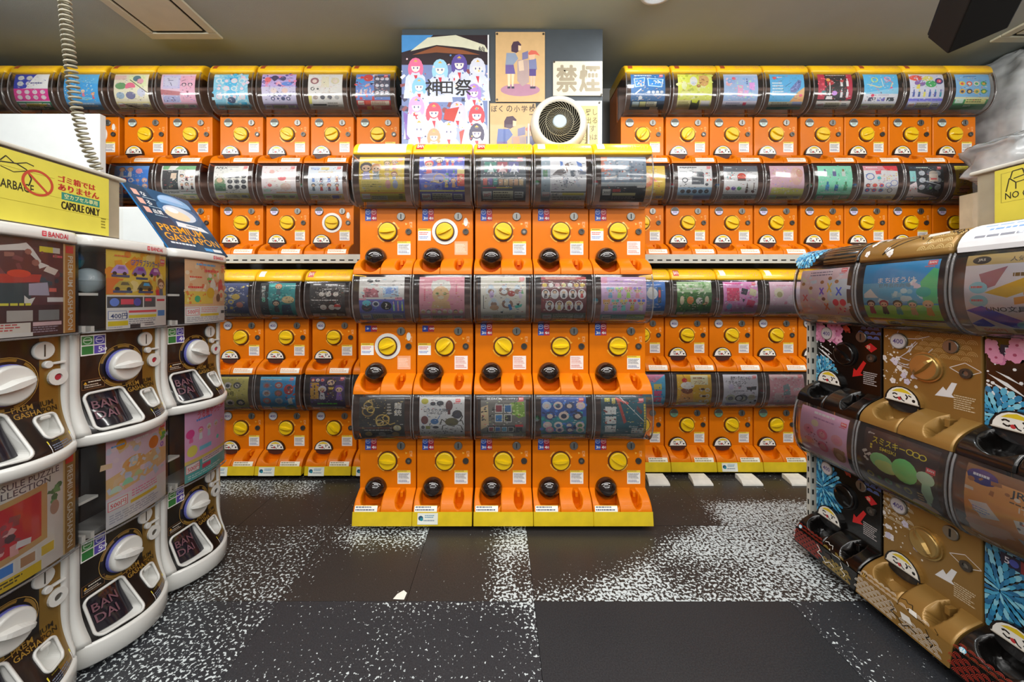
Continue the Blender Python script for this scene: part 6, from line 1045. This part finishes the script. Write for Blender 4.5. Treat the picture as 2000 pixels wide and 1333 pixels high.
sheet('poster', 'tan picture of two schoolchildren pinned high on the grey pillar', 968, 1064, 64, 200, '', 3, fn=lambda k: pupils(k, False), pins=pins4)
sheet('poster', 'tan sheet headed in black lettering, partly hidden by the fan', 957, 1046, 203, 312, '', 4, fn=lambda k: pupils(k, True), pins=((0.95, 0.03),))
sheet('sign', 'cream sign with two large grey characters on the pillar', 1080, 1176, 121, 188, '', 5, 'sign', nosmoke, ((0.02, 0.02), (0.98, 0.97)))
sheet('sign', 'yellow text notice in a white border behind the fan', 1076, 1175, 198, 296, '', 6, 'sign', floors, ((0.95, 0.04),))
# ceiling fittings
def vent(x0, x1, y0, y1, label):
    r = thing('ceiling_vent', label, 'air vent', ((x0+x1)/2, (y0+y1)/2, CEIL-0.001)); w, d = (x1-x0)/2, (y1-y0)/2; f = 0.055
    fr = MB().box(-w, w, -d, -d+f, -0.014, 0, 0.004).box(-w, w, d-f, d, -0.014, 0, 0.004).box(-w, -w+f, -d+f, d-f, -0.014, 0, 0.004).box(w-f, w, -d+f, d-f, -0.014, 0, 0.004)
    link('frame', fr.mesh('frame', 'vent_paint'), r); link('gap', MB().box(-w+f, w-f, -d+f, d-f, -0.004, -0.001).mesh('gap', 'slot_dark'), r)
    g = f+0.018; link('cover_panel', MB().box(-w+g, w-g, -d+g, d-g, -0.013, -0.004, 0.003).mesh('cover_panel', 'vent_paint'), r)
vent(-2.215, -1.765, 1.15, 2.37, 'beige rectangular ceiling vent beside the coiled cable')
vent(3.13, 3.58, 1.15, 2.40, 'beige ceiling vent past the black speaker')
r = thing('ceiling_light', 'round recessed ceiling light ahead of the white fan', 'light', (0.84, 2.0, CEIL))
link('trim_ring', MB().lathe([(0.075, -0.004), (0.078, -0.016), (0.096, -0.014), (0.098, 0.0)], 28).mesh('trim_ring', 'lamp_trim'), r)
lm = bpy.data.materials.new('lamp_glow'); lm.use_nodes = True; lm.node_tree.nodes['Principled BSDF'].inputs['Emission Color'].default_value = (0.75, 0.88, 1, 1); lm.node_tree.nodes['Principled BSDF'].inputs['Emission Strength'].default_value = 0.35; M['lamp_glow'] = lm
link('diffuser', MB().lathe([(0.001, -0.004), (0.076, -0.004), (0.076, -0.001), (0.001, -0.001)], 24).mesh('diffuser', 'lamp_glow'), r)
r = thing('speaker', 'black box speaker hung tilted from the ceiling', 'speaker', (2.0504, 1.7199, 2.2717), rot=(0.6508, 1.043, -1.4514))
link('case', MB().box(-0.148, 0, 0, 0.1964, 0, 0.40, 0.006).mesh('case', 'speaker_case'), r)
link('grille', MB().box(-0.163, -0.149, 0.004, 0.1924, 0.004, 0.396, 0.005).mesh('grille', 'speaker_grille'), r)
link('bracket', MB().tube([(-0.06, 0.1, 0.39), (-0.02, 0.1, 0.52), (0.05, 0.12, 0.75)], 0.012, 8).mesh('bracket', 'speaker_case'), r)
# fan on the centre block
r = thing('fan', 'white round air circulator fan on top of the centre machines', 'fan', (0.312, 2.07, 1.944))
fz = 0.156
link('housing', MB().lathe([(0.112, -0.052), (0.122, -0.060), (0.140, -0.056), (0.152, -0.035), (0.155, 0.0), (0.145, 0.05), (0.11, 0.09), (0.05, 0.11), (0.001, 0.112)], 40, (0, 0, fz), 'y').mesh('housing', 'fan_white'), r)
link('inner_shroud', MB().lathe([(0.112, -0.050), (0.108, -0.02), (0.001, -0.012)], 32, (0, 0, fz), 'y').mesh('inner_shroud', 'fan_dark'), r)
g = MB()
for i in range(34):
    a0 = 2*PI*i/34; pts = []
    for j in range(9):
        rr = 0.038+0.074*j/8; a = a0+1.15*(j/8)**0.8; pts.append((rr*math.cos(a), -0.053+0.004*math.sin(PI*j/8)*-1, fz+rr*math.sin(a)))
    g.tube(pts, 0.0013, 4)
o = link('grille_ribs', g.mesh('grille_ribs', 'fan_rib'), r); o['kind'] = 'stuff'
link('grille_ring', MB().tube([(0.075*math.cos(2*PI*i/32), -0.058, fz+0.075*math.sin(2*PI*i/32)) for i in range(33)], 0.0016, 5).mesh('grille_ring', 'fan_rib'), r)
link('hub', MB().disc((0, fz), 0.038, -0.064, -0.05, 28, 0.006).mesh('hub', 'hub'), r)
st = MB().box(-0.12, 0.12, -0.06, 0.08, 0, 0.016, 0.006)
for s in (-1, 1): st.box(min(s*0.158, s*0.170), max(s*0.158, s*0.170), -0.022, 0.022, 0.004, 0.165, 0.005)
st.box(-0.168, 0.168, -0.022, 0.022, 0.004, 0.016, 0.004)
link('stand', st.mesh('stand', 'fan_white'), r)
# shelves under the upper rear machines
def shelf(x0, x1, label, Y=2.425):
    r = thing('shelf', label, 'shelf', ((x0+x1)/2, Y, 1.375)); w = (x1-x0)/2
    link('shelf_board', MB().box(-w, w, 0.004, 0.42, 0.036, 0.058).mesh('shelf_board', 'shelf_metal'), r)
    link('edge_strip', MB().box(-w, w, -0.008, 0.004, 0.0, 0.058, 0.002).mesh('edge_strip', 'shelf_metal'), r)
    m = MB(); x = -w+0.02
    while x < w-0.03: m.box(x, x+0.032, -0.0092, -0.006, 0.016, 0.024); x += 0.0572
    o = link('slots', m.mesh('slots', 'slot_dark'), r); o['kind'] = 'stuff'
    for s in (-1, 1): link('bracket_post', MB().box(s*w-0.02 if s < 0 else w-0.0, s*w if s < 0 else w+0.02, 0.36, 0.42, -1.375, 0.0).mesh('bracket_post', 'shelf_metal'), r)
shelf(-3.3, -0.66, 'slotted metal shelf edge between the aisle machines and centre block')
shelf(0.70, 3.215, 'slotted metal shelf edge between centre block and gold machines')
r = thing('rack_post', 'slotted white rack post at the end of the black floral machines', 'post', (1.425, 1.722, 0))
link('upright', MB().box(-0.012, 0.02, -0.01, 0.01, 0, 1.12).mesh('upright', 'shelf_metal'), r)
m = MB(); z = 0.05
while z < 1.08: m.box(-0.004, 0.004, -0.0112, -0.009, z, z+0.022).box(-0.0132, -0.011, -0.003, 0.003, z, z+0.022); z += 0.05
o = link('slots', m.mesh('slots', 'slot_dark'), r); o['kind'] = 'stuff'
for i, (x0, x1) in enumerate(((0.90, 1.03), (1.175, 1.295), (1.475, 1.60), (1.775, 1.90))):
    lab = ('white block almost hidden behind the centre machines', 'white wedge block under the pudding-card machine', 'white wedge block under the medal-coin machine', 'white wedge block beside the black floral machine')[i]
    m = MB(); rows = []
    for x in (x0, x1):
        dx = 0.02 if x == x0 else 0.0; rows.append([(x, 2.285, 0.0005), (x, 2.288, 0.010), (x+dx*0.5, 2.32, 0.020), (x+dx, 2.37, 0.025), (x+dx, 2.395, 0.025), (x+dx, 2.395, 0.0005)])
    o = link('floor_wedge', m.sweep(rows, True, False).mesh('floor_wedge', 'foam')); tag(o, lab, 'block')
# ---------------------------------------------------------------- all the machines
RA = random.Random(77)
def knob_angle(): return RA.choice([0.1, 0.5, -0.5, 0.35, -0.35, -0.9, 0.8, 0.0, 0.2, -0.2])
CX = [-0.5907, -0.2946, 0.0077, 0.3048, 0.600]; CK = [1.4935, 0.8995, 0.3055]
CANG = [[-0.1, -0.45, 0.45, 0.2, 0.1], [-0.35, -0.75, 0.75, -0.05, 0.05], [0.1, 0.15, 0.2, -0.1, 0.5]]
CST = [['white', 'faded', 'white', 'white', 'pink'], ['faded', 'pink', 'pink', 'pink', 'white'], ['white']*5]
for t in range(3):
    for c in range(5):
        ph, code = CENTRE[t][c]; seed = 100+t*10+c
        capsule_machine(CX[c], 1.938, CK[t], 'orange capsule machine with a '+ph, 'orange machines of the centre block', code, seed, 'ball',
            cap=(['sheet', 'red', 'red', 'white', 'white'][c] if t == 0 else None), floor=CK[2] if t == 2 else None, ang=CANG[t][c],
            ring=(t, c) in ((0, 1), (1, 0)), badge='mode2' if t == 1 and c < 2 else 'mode', stick=CST[t][c], warn=(t, c) in ((0, 1), (0, 4), (1, 0), (1, 1)),
            base_sticker=(t == 2 and c == 1), strip='chute' if t == 2 else None)
def rear(lst, Y, K, group, cap=None, floor=None, badge='silver', seed=0, caps=None, stickers=(), rings=(), strip='coin', stick='white'):
    for i, (x, ph, code) in enumerate(lst):
        capsule_machine(x, Y, K, 'orange capsule machine with a '+ph, group, code, seed+i, 'face', cap=(caps[i] if caps else None), floor=floor, ang=knob_angle(),
            ring=i in rings, badge=badge, stick=stick, base_sticker=i in stickers, strip=strip, px=None)
gl = 'orange machines of the rear block beside the white board'; gr = 'orange machines of the rear block beside the plastic bags'
rear(RL1, 2.530, 2.2575, gl+', top tier', caps=['dark', 'plain', 'dark', 'plain', 'dark', 'dark', 'dark', 'dark'], seed=200, rings=(1,))
rear([(-3.385, 'dim card at the far end of the top row', 'b 6a5a40;n 0 0 100 90 20 8a7a58,4a3c28 6')], 2.53, 2.2575, gl+', top tier', caps=['plain'], seed=215)
rear(RL2, 2.530, 1.6590, gl+', second tier', badge='purple', seed=220, rings=(5,))
rear(RL3, 2.462, 0.8905, gl+', third tier', caps=['plain', 'white', 'red', 'plain'], badge='black', seed=240)
rear(RL4, 2.462, 0.2950, gl+', bottom tier', floor=0.2950, badge='black', seed=250, stickers=(0, 1, 2, 3), strip='coinlabel')
rear(RR1, 2.530, 2.2575, gr+', top tier', caps=['dark', 'dark', 'dark', 'plain', 'plain', 'dark', 'dark', 'plain'], seed=260)
rear(RR2, 2.530, 1.6590, gr+', second tier', badge='purple', seed=280)
rear(RR3, 2.510, 0.9010, gr+', third tier', caps=['plain', 'red', 'white', 'white', 'plain'], badge='black', seed=300)
rear(RR4, 2.510, 0.3000, gr+', bottom tier', floor=0.3000, badge='green', seed=310, stickers=(2,), strip='coinlabel')
# painted machines along the other side of the aisle
R90 = -PI/2; gk = 'painted machines facing the aisle'
def right(y, K, key, skin, label, seed, cap, floor, art, ang, badge, knobm):
    capsule_machine(1.434, y, K, label, gk, DARK[key][1], seed, 'face', cap='none' if cap else None, floor=floor, skin=skin, rz=R90, ang=ang, badge=badge, stick=None, art=art, pw=0.226 if key[0] != 'G' else 0.236, knobm=knobm)
right(1.557, 0.9155, 'K1', 'black_gloss', 'black floral capsule machine with a '+DARK['K1'][0], 400, True, None, arts(art_black('K1'), art_cap('K')), 0.6, 'black', 'black_gloss')
right(1.2605, 0.9155, 'G1', 'gold', 'gold capsule machine with a '+DARK['G1'][0], 401, True, None, arts(art_gold(1), art_cap('G')), -0.8, 'black', 'gold_bright')
right(0.964, 0.9155, 'T1', 'black_gloss', 'black floral capsule machine with a '+DARK['T1'][0], 402, True, None, arts(art_black('T1'), strip500), 0.3, None, 'black_gloss')
right(1.557, 0.3215, 'K2', 'black_gloss', 'black floral capsule machine with a '+DARK['K2'][0], 403, False, 0.3215, arts(art_black('K2'), art_tray('K')), 0.6, 'black', 'black_gloss')
right(1.2605, 0.3215, 'G2', 'gold', 'gold capsule machine with a '+DARK['G2'][0], 404, False, 0.3215, arts(art_gold(2), art_tray('G')), 0.9, 'black', 'gold_bright')
right(0.964, 0.3215, 'T2', 'black_gloss', 'black floral capsule machine with a '+DARK['T2'][0], 405, False, 0.3215, arts(art_black('T2'), strip500, art_tray('K')), 0.3, None, 'black_gloss')
# white premium machines
for key, y, x0, w in (('A', 0.973, -0.10, 0.242), ('B', 1.273, -0.084, 0.226), ('C', 1.573, -0.088, 0.230)):
    premium_machine(y, 0.9215, 'white framed capsule machine with a '+PREM[key+'1'][0], PREM[key+'1'][1], 500+ord(key), 1, x0, w)
    premium_machine(y, 0.2815, 'white framed capsule machine with a '+PREM[key+'2'][0], PREM[key+'2'][1], 520+ord(key), 2, x0, w, capb=False, floor=True)
# ---------------------------------------------------------------- capsules that show beside the cards
def capsule(loc, r, m, label, m2='cap_pale'):
    t = thing('capsule', label, 'capsule', (loc[0], loc[1], loc[2]-r))
    link('lower_shell', MB().lathe([(max(1e-4, r*math.sin(PI*k/14)), r-r*math.cos(PI*k/14)) for k in range(8)], 18).mesh('lower_shell', m2), t)
    link('upper_shell', MB().lathe([(r*1.02, r*0.98)]+[(max(1e-4, r*math.sin(PI*k/14)), r-r*math.cos(PI*k/14)) for k in range(7, 15)], 18).mesh('upper_shell', m), t)
def loc_left(y, K, lx, ly, lz): return (-1.303-ly, y+lx, K+lz)
def loc_right(y, K, lx, ly, lz): return (1.434+ly, y-lx, K+lz)
capsule(loc_left(1.273, 0.9215, -0.108, 0.056, 0.348), 0.040, 'cap_blue', 'blue capsule in the window beside the toy car card', 'cap_teal')
capsule(loc_left(1.273, 0.9215, -0.078, 0.018, 0.283), 0.040, 'cap_pale', 'pale grey capsule in the window beside the toy car card')
capsule(loc_right(1.557, 0.9155, 0.128, -0.055, 0.232), 0.016, 'cap_purple', 'purple capsule beside the star-tipped baton card', 'cap_purple')
capsule(loc_right(1.2605, 0.9155, 0.129, -0.05, 0.24), 0.016, 'cap_purple', 'dark purple capsule beside the blue sky card', 'cap_purple')
capsule(loc_right(1.2605, 0.9155, 0.129, -0.05, 0.165), 0.016, 'cap_red', 'dark red capsule low beside the blue sky card', 'cap_red')
for x, K, Y, m, lab in ((2.466-0.126, 1.659, 2.53, 'cap_blue', 'bright blue capsule beside the card with a red corner'), (2.168-0.127, 1.659, 2.53, 'cap_green', 'green capsule beside the mint perfume bottle card'),
        (1.555-0.127, 1.659, 2.53, 'cap_blue', 'blue capsule beside the red globe card'), (1.257-0.127, 1.659, 2.53, 'cap_red', 'red capsule beside the handheld console card'),
        (1.541-0.127, 0.901, 2.51, 'cap_red', 'red capsule beside the hot pink purse card'), (1.84-0.127, 0.300, 2.51, 'cap_red', 'red capsule beside the miniature house card'),
        (-1.45+0.127, 1.659, 2.53, 'cap_green', 'green capsule beside the strawberry sweets card'), (0.3048-0.128, 1.4935, 1.938, 'cap_green', 'green capsule beside the winged robot card'),
        (0.600-0.128, 1.4935, 1.938, 'cap_red', 'red capsule beside the grey-blue tile card'), (0.600-0.128, 0.8995, 1.938, 'cap_teal', 'teal capsule beside the rabbit-eared doll card'),
        (0.3048-0.128, 0.3055, 1.938, 'cap_green', 'green capsule beside the crowded cartoon head card')):
    capsule((x, Y-0.05, K+0.235), 0.0155, m, lab)
# ---------------------------------------------------------------- things around the aisle machines
def open_bin(name, label, X, y0, y1, z0, z1, facing, code_fn, depth=0.30):
    """open carton wrapped in clear film, its long side facing the aisle; facing +1 looks towards +x"""
    L = y1-y0; H = z1-z0; r = thing(name, label, 'bin', (X, (y0+y1)/2, z0), PI/2*facing)
    m = MB(); t = 0.008; w = L/2
    def wall(a, b, flare):
        m.add([(a[0], a[1], 0), (b[0], b[1], 0), (b[0]*flare, b[1]-0.0, H), (a[0]*flare, a[1], H)], [(0, 1, 2, 3)])
    m.box(-w, w, 0, t, 0, H).box(-w, w, depth-t, depth, 0, H).box(-w, -w+t, t, depth-t, 0, H).box(w-t, w, t, depth-t, 0, H).box(-w, w, 0, depth, 0, t)
    link('carton', m.mesh('carton', 'cardboard'), r)
    link('rim', MB().box(-w-0.012, w+0.012, -0.014, 0.016, H-0.006, H+0.006, 0.004).box(-w-0.012, w+0.012, depth-0.016, depth+0.012, H-0.006, H+0.006, 0.004).box(-w-0.012, -w+0.014, 0.016, depth-0.016, H-0.006, H+0.006, 0.004).box(w-0.014, w+0.012, 0.016, depth-0.016, H-0.006, H+0.006, 0.004).mesh('rim', 'shelf_metal'), r)
    n = 14; rows = []; rd = random.Random(4)
    for j in range(7):
        rows.append([(-w-0.006+(L+0.012)*i/n, -0.006-0.004*rd.random(), 0.002+(H-0.01)*j/6) for i in range(n+1)])
    link('film_wrap', MB().sweep(rows).mesh('film_wrap', 'tape'), r)
    k = Ink(1, 1); fn, u0, uw, v0, vh = code_fn
    q = Ink(uw, vh); fn(q); link('sign_sheet', q.mesh('sign_sheet', flat_map(u0, v0, uw, vh, 0.0115)), r)
    return r
def sign_left(k):
    k.rect(0, 0, 1, 1, 'dcd250'); k.rect(0, 0.70, 1, 0.006, 'a89c28'); k.rect(0, 0.24, 0.72, 0.006, 'a89c28'); k.rect(0.2, 0.52, 0.55, 0.005, 'a89c28')
    blk = '2c2a18'; k.line([(0.47, 0.30), (0.50, 0.20), (0.56, 0.17), (0.60, 0.22), (0.62, 0.34), (0.61, 0.44)], 0.006, blk); k.line([(0.49, 0.22), (0.46, 0.14), (0.50, 0.18), (0.52, 0.10), (0.55, 0.17)], 0.005, blk); k.line([(0.56, 0.17), (0.60, 0.12), (0.63, 0.14)], 0.005, blk); k.line([(0.50, 0.26), (0.55, 0.30), (0.60, 0.24)], 0.004, blk)
    k.text(0.38, 0.42, 0.125, blk, 'NO', 0.08); k.text(0.475, 0.425, 0.125, blk, 'GARBAGE', 0.155)
    k.arc(0.647, 0.375, 0.068, 0.012, 'c04a30', 0, 2*PI, 30); k.line([(0.605, 0.25), (0.69, 0.50)], 0.010, 'c04a30')
    for d in (0, 0.0035): k.text(0.735+d, 0.165, 0.105, 'b8342a', 'ゴミ箱では', 0.225); k.text(0.735+d, 0.295, 0.105, 'b8342a', 'ありません', 0.225)
    k.rect(0.752, 0.42, 0.195, 0.115, '2f8a78'); k.text(0.765, 0.436, 0.078, 'e8e8a0', '空カプセル専用', 0.17)
    for d in (0, 0.003): k.text(0.75+d, 0.56, 0.125, '2a2814', 'CAPSULE ONLY', 0.195)
    k.micro(0.955, 0.7, 0.03, 0.2, 4, '8a8028')
def sign_right(k):
    k.rect(0, 0, 1, 1, 'd9cb4a'); blk = '2c2a18'; k.arc(0.3, 0.3, 0.001, 0.001, blk)
    k.rect(0.03, 0.08, 0.6, 0.008, 'a89a38'); k.rect(0.03, 0.08, 0.004, 0.55, 'a89a38'); k.rect(0.03, 0.63, 0.6, 0.008, 'a89a38')
    k.line([(0.055, 0.44), (0.07, 0.2), (0.10, 0.30), (0.10, 0.42)], 0.006, blk); k.line([(0.075, 0.2), (0.085, 0.08), (0.13, 0.07), (0.14, 0.19), (0.09, 0.22)], 0.006, blk); k.line([(0.10, 0.3), (0.2, 0.26)], 0.005, blk)
    k.text(0.05, 0.46, 0.125, blk, 'NO GARBAGE', 0.27)
open_bin('capsule_bin', 'yellow signed capsule bin standing on the white framed machines', -1.31, 0.665, 1.28, 1.345, 1.553, 1, (sign_left, -0.2725, 0.535, 0.196, 0.188))
open_bin('capsule_bin', 'yellow signed capsule bin standing above the black and gold machines', 1.515, 0.60, 1.19, 1.37, 1.545, -1, (sign_right, -0.245, 0.47, 0.165, 0.158))
# leaning blue advertising card
A = Vector((-1.33, 1.494, 1.349)); B_ = Vector((-1.33, 1.808, 1.349)); Tl = Vector((-1.504, 1.494, 1.592)); ez = (Tl-A); hgt = 0.335; ez.normalize(); ex = (B_-A).normalized(); ey = ez.cross(ex)*1.0
r = thing('display_board', 'dark blue advertising board leaning back above the fruit snack machine', 'board', A); r.rotation_euler = Matrix((ex, ez.cross(ex), ez)).transposed().to_euler()
WB, HB = 0.322, 0.335
link('board', MB().box(0, WB, 0.0, 0.006, 0, HB, 0.001).mesh('board', 'cap_blue'), r)
link('stand', MB().add([(0.08, 0.007, 0.0), (0.24, 0.007, 0.0), (0.24, 0.012, 0.2), (0.08, 0.012, 0.2), (0.1, 0.10, 0.02), (0.22, 0.10, 0.02)], [(3, 2, 5, 4)]).mesh('stand', 'white_plastic', False), r)
def pop(k):
    k.rect(0, 0, 1, 1, '123c58'); k.put([[(0.28, 0.0), (1, 0.0), (1, 0.62), (0.4, 0.6)]], '17527a'); k.ell(0.62, 0.3, 0.32, 0.16, '2f6c9c', 20); k.ell(0.66, 0.16, 0.26, 0.13, '7fb4e4', 20, PI*0.9, 2.1*PI); k.ell(0.62, 0.14, 0.20, 0.09, 'a8ccf4', 16, PI, 2*PI); k.ell(0.62, 0.34, 0.26, 0.13, 'd0dcec', 18); k.ell(0.56, 0.38, 0.2, 0.09, 'ecd8b8', 14); k.ell(0.52, 0.30, 0.1, 0.05, 'f4f6fa', 12)
    for i, t in enumerate(('な', 'る', '品質')):
        y = 0.09+i*0.135; k.rect(0.06, y, 0.08, 0.09, 'e8b0a0'); k.text(0.17, y+0.01, 0.07, 'f0f4f6', t, 0.14); k.micro(0.16, y+0.10, 0.2, 0.025, 1, 'a8c4d4')
    k.text(0.08, 0.60, 0.12, 'e8a428', 'PREMIUM', 0.76); k.text(0.08, 0.735, 0.12, 'e8a428', 'GASHAPON', 0.88); k.micro(0.10, 0.88, 0.5, 0.05, 1, 'dce8f0'); k.rect(0.62, 0.9, 0.14, 0.05, '4a9ad8'); k.rect(0.77, 0.9, 0.16, 0.05, 'e8ecee')
    k.put([[(0.44, 0.50), (0.86, 0.52), (0.94, 0.60), (0.42, 0.585)]], 'e6ebf0'); k.micro(0.58, 0.535, 0.24, 0.03, 1, '3a4a6a')
q = Ink(WB, HB); pop(q); link('board_print', q.mesh('board_print', flat_map(0, HB, WB, HB, 0.0006), m='decal'), r)
# white board and white cabinet behind the aisle machines
o = link('partition_board', MB().box(-4.15, -2.366, 2.20, 2.235, 0.0, 2.236, 0.003).mesh('partition_board', 'white_wall')); tag(o, 'plain white partition board behind the coiled cable', 'board')
r = thing('storage_cabinet', 'white cabinet standing behind the blue advertising board', 'cabinet', (-2.155, 2.32, 0))
link('carcass', MB().box(-0.205, 0.205, -0.07, 0.085, 0.0, 1.70, 0.003).mesh('carcass', 'white_wall'), r)
link('door', MB().box(-0.20, 0.20, -0.078, -0.071, 0.02, 1.69, 0.003).mesh('door', 'white_wall'), r)
# coiled cable
def coil(pts, R, turns, r):
    P = Prof3(pts); n = turns*12; out = []
    for i in range(n+1):
        t = i/n; p, d = P(t); up = Vector((0, 1, 0)) if abs(d.y) < 0.9 else Vector((1, 0, 0)); a = d.cross(up).normalized(); b = d.cross(a); w = 2*PI*turns*t; out.append(p+a*(R*math.cos(w))+b*(R*math.sin(w)))
    return MB().tube(out, r, 5)
def Prof3(pts):
    pts = [Vector(p) for p in pts]; Q = [pts[0]]+pts+[pts[-1]]; out = []
    for i in range(1, len(Q)-2):
        for k in range(10):
            t = k/10; a, b, c, d = Q[i-1:i+3]; out.append(0.5*(2*b+(c-a)*t+(2*a-5*b+4*c-d)*t*t+(3*b-a-3*c+d)*t**3))
    out.append(pts[-1]); L = [0]
    for i in range(1, len(out)): L.append(L[-1]+(out[i]-out[i-1]).length)
    def f(t):
        d = t*L[-1]; i = 1
        while i < len(L)-1 and L[i] < d: i += 1
        k = (d-L[i-1])/max(1e-9, L[i]-L[i-1]); return out[i-1].lerp(out[i], k), (out[min(i+1, len(out)-1)]-out[max(i-2, 0)]).normalized()
    return f
r = thing('coiled_cable', 'grey coiled cable hanging down in front of the white board', 'cable', (-1.54, 1.30, CEIL-0.01))
o3 = Vector((-1.54, 1.30, CEIL-0.01)); cp = [(-1.545, 1.29, CEIL-0.012), (-1.528, 1.30, 2.30), (-1.505, 1.30, 2.008), (-1.500, 1.32, 1.813), (-1.496, 1.345, 1.70), (-1.488, 1.38, 1.605), (-1.485, 1.40, 1.46), (-1.485, 1.41, 1.37)]
link('coil', coil([tuple(Vector(p)-o3) for p in cp], 0.0140, 84, 0.0042).mesh('coil', 'cord_grey', False), r)
link('ceiling_plug', MB().lathe([(0.001, -0.02), (0.022, -0.02), (0.025, -0.012), (0.025, 0.009)], 16).mesh('ceiling_plug', 'cord_grey'), r)
# paper laid over the cap of the near black machine
q = Ink(0.27, 0.11, 10); q.run('b eceef2;l 24 14 60 12 1 e0a0a0;l 30 34 50 6 1 9ab8dc;l 12 46 80 8 1 7aa4dc;l 20 58 60 8 1 7aa4dc;l 12 72 70 8 1 8a8c98'); o = link('paper_sheet', q.mesh('paper_sheet', prof_map(CAPP, -0.135, 0.27, 1.0, -0.02, 0.002)), None, (1.434, 0.964, 0.9155), (0, 0, R90)); tag(o, 'white paper sheet of blue text on the near black machine', 'paper')
# plastic bags heaped past the rear machines
from mathutils import noise as NZ
def bag(name, label, c, s, seed, amp=0.16):
    m = MB(); rows = []; nu, nv = 56, 40
    for j in range(nv+1):
        ph = -PI/2+PI*j/nv; row = []
        for i in range(nu+1):
            th = 2*PI*(i % nu)/nu; ce = lambda v, e: math.copysign(abs(v)**e, v)
            d = Vector((ce(math.cos(ph), 0.45)*ce(math.cos(th), 0.5), ce(math.cos(ph), 0.45)*ce(math.sin(th), 0.5), ce(math.sin(ph), 0.5)))
            p = d*2.2+Vector((seed*3.1, 0, 0)); n = NZ.noise(p)*0.6+abs(NZ.noise(p*2.3))*-0.55+abs(NZ.noise(p*5.1))*-0.28
            k = 1+amp*n; row.append((d.x*s[0]*k, d.y*s[1]*k, d.z*s[2]*k+s[2]))
        rows.append(row)
    o = link(name, m.sweep(rows).mesh(name, 'bag')); o.location = c; tag(o, label, 'bag'); 
    inn = link('packed_contents', MB().box(-s[0]*0.7, s[0]*0.7, -s[1]*0.7, s[1]*0.7, s[2]*0.25, s[2]*1.7, min(s)*0.25).mesh('packed_contents', 'white_wall'), o)
    return o
bag('plastic_bag', 'tall crumpled clear plastic bag beside the lucky charm machine', (3.56, 2.58, 1.90), (0.26, 0.30, 0.45), 2)
bag('plastic_bag', 'low crumpled plastic bag behind the yellow signed bin', (3.12, 2.14, 1.81), (0.34, 0.20, 0.14), 5, 0.2)
r = thing('storage_box', 'carton carrying the low plastic bag past the rear machines', 'box', (3.15, 2.15, 0))
link('box_body', MB().box(-0.3, 0.3, -0.18, 0.18, 0, 1.785, 0.003).mesh('box_body', 'cardboard'), r)
r = thing('storage_box', 'carton carrying the tall plastic bag by the wall', 'box', (3.53, 2.62, 0))
link('box_body', MB().box(-0.24, 0.24, -0.26, 0.26, 0, 1.865, 0.003).mesh('box_body', 'cardboard'), r)
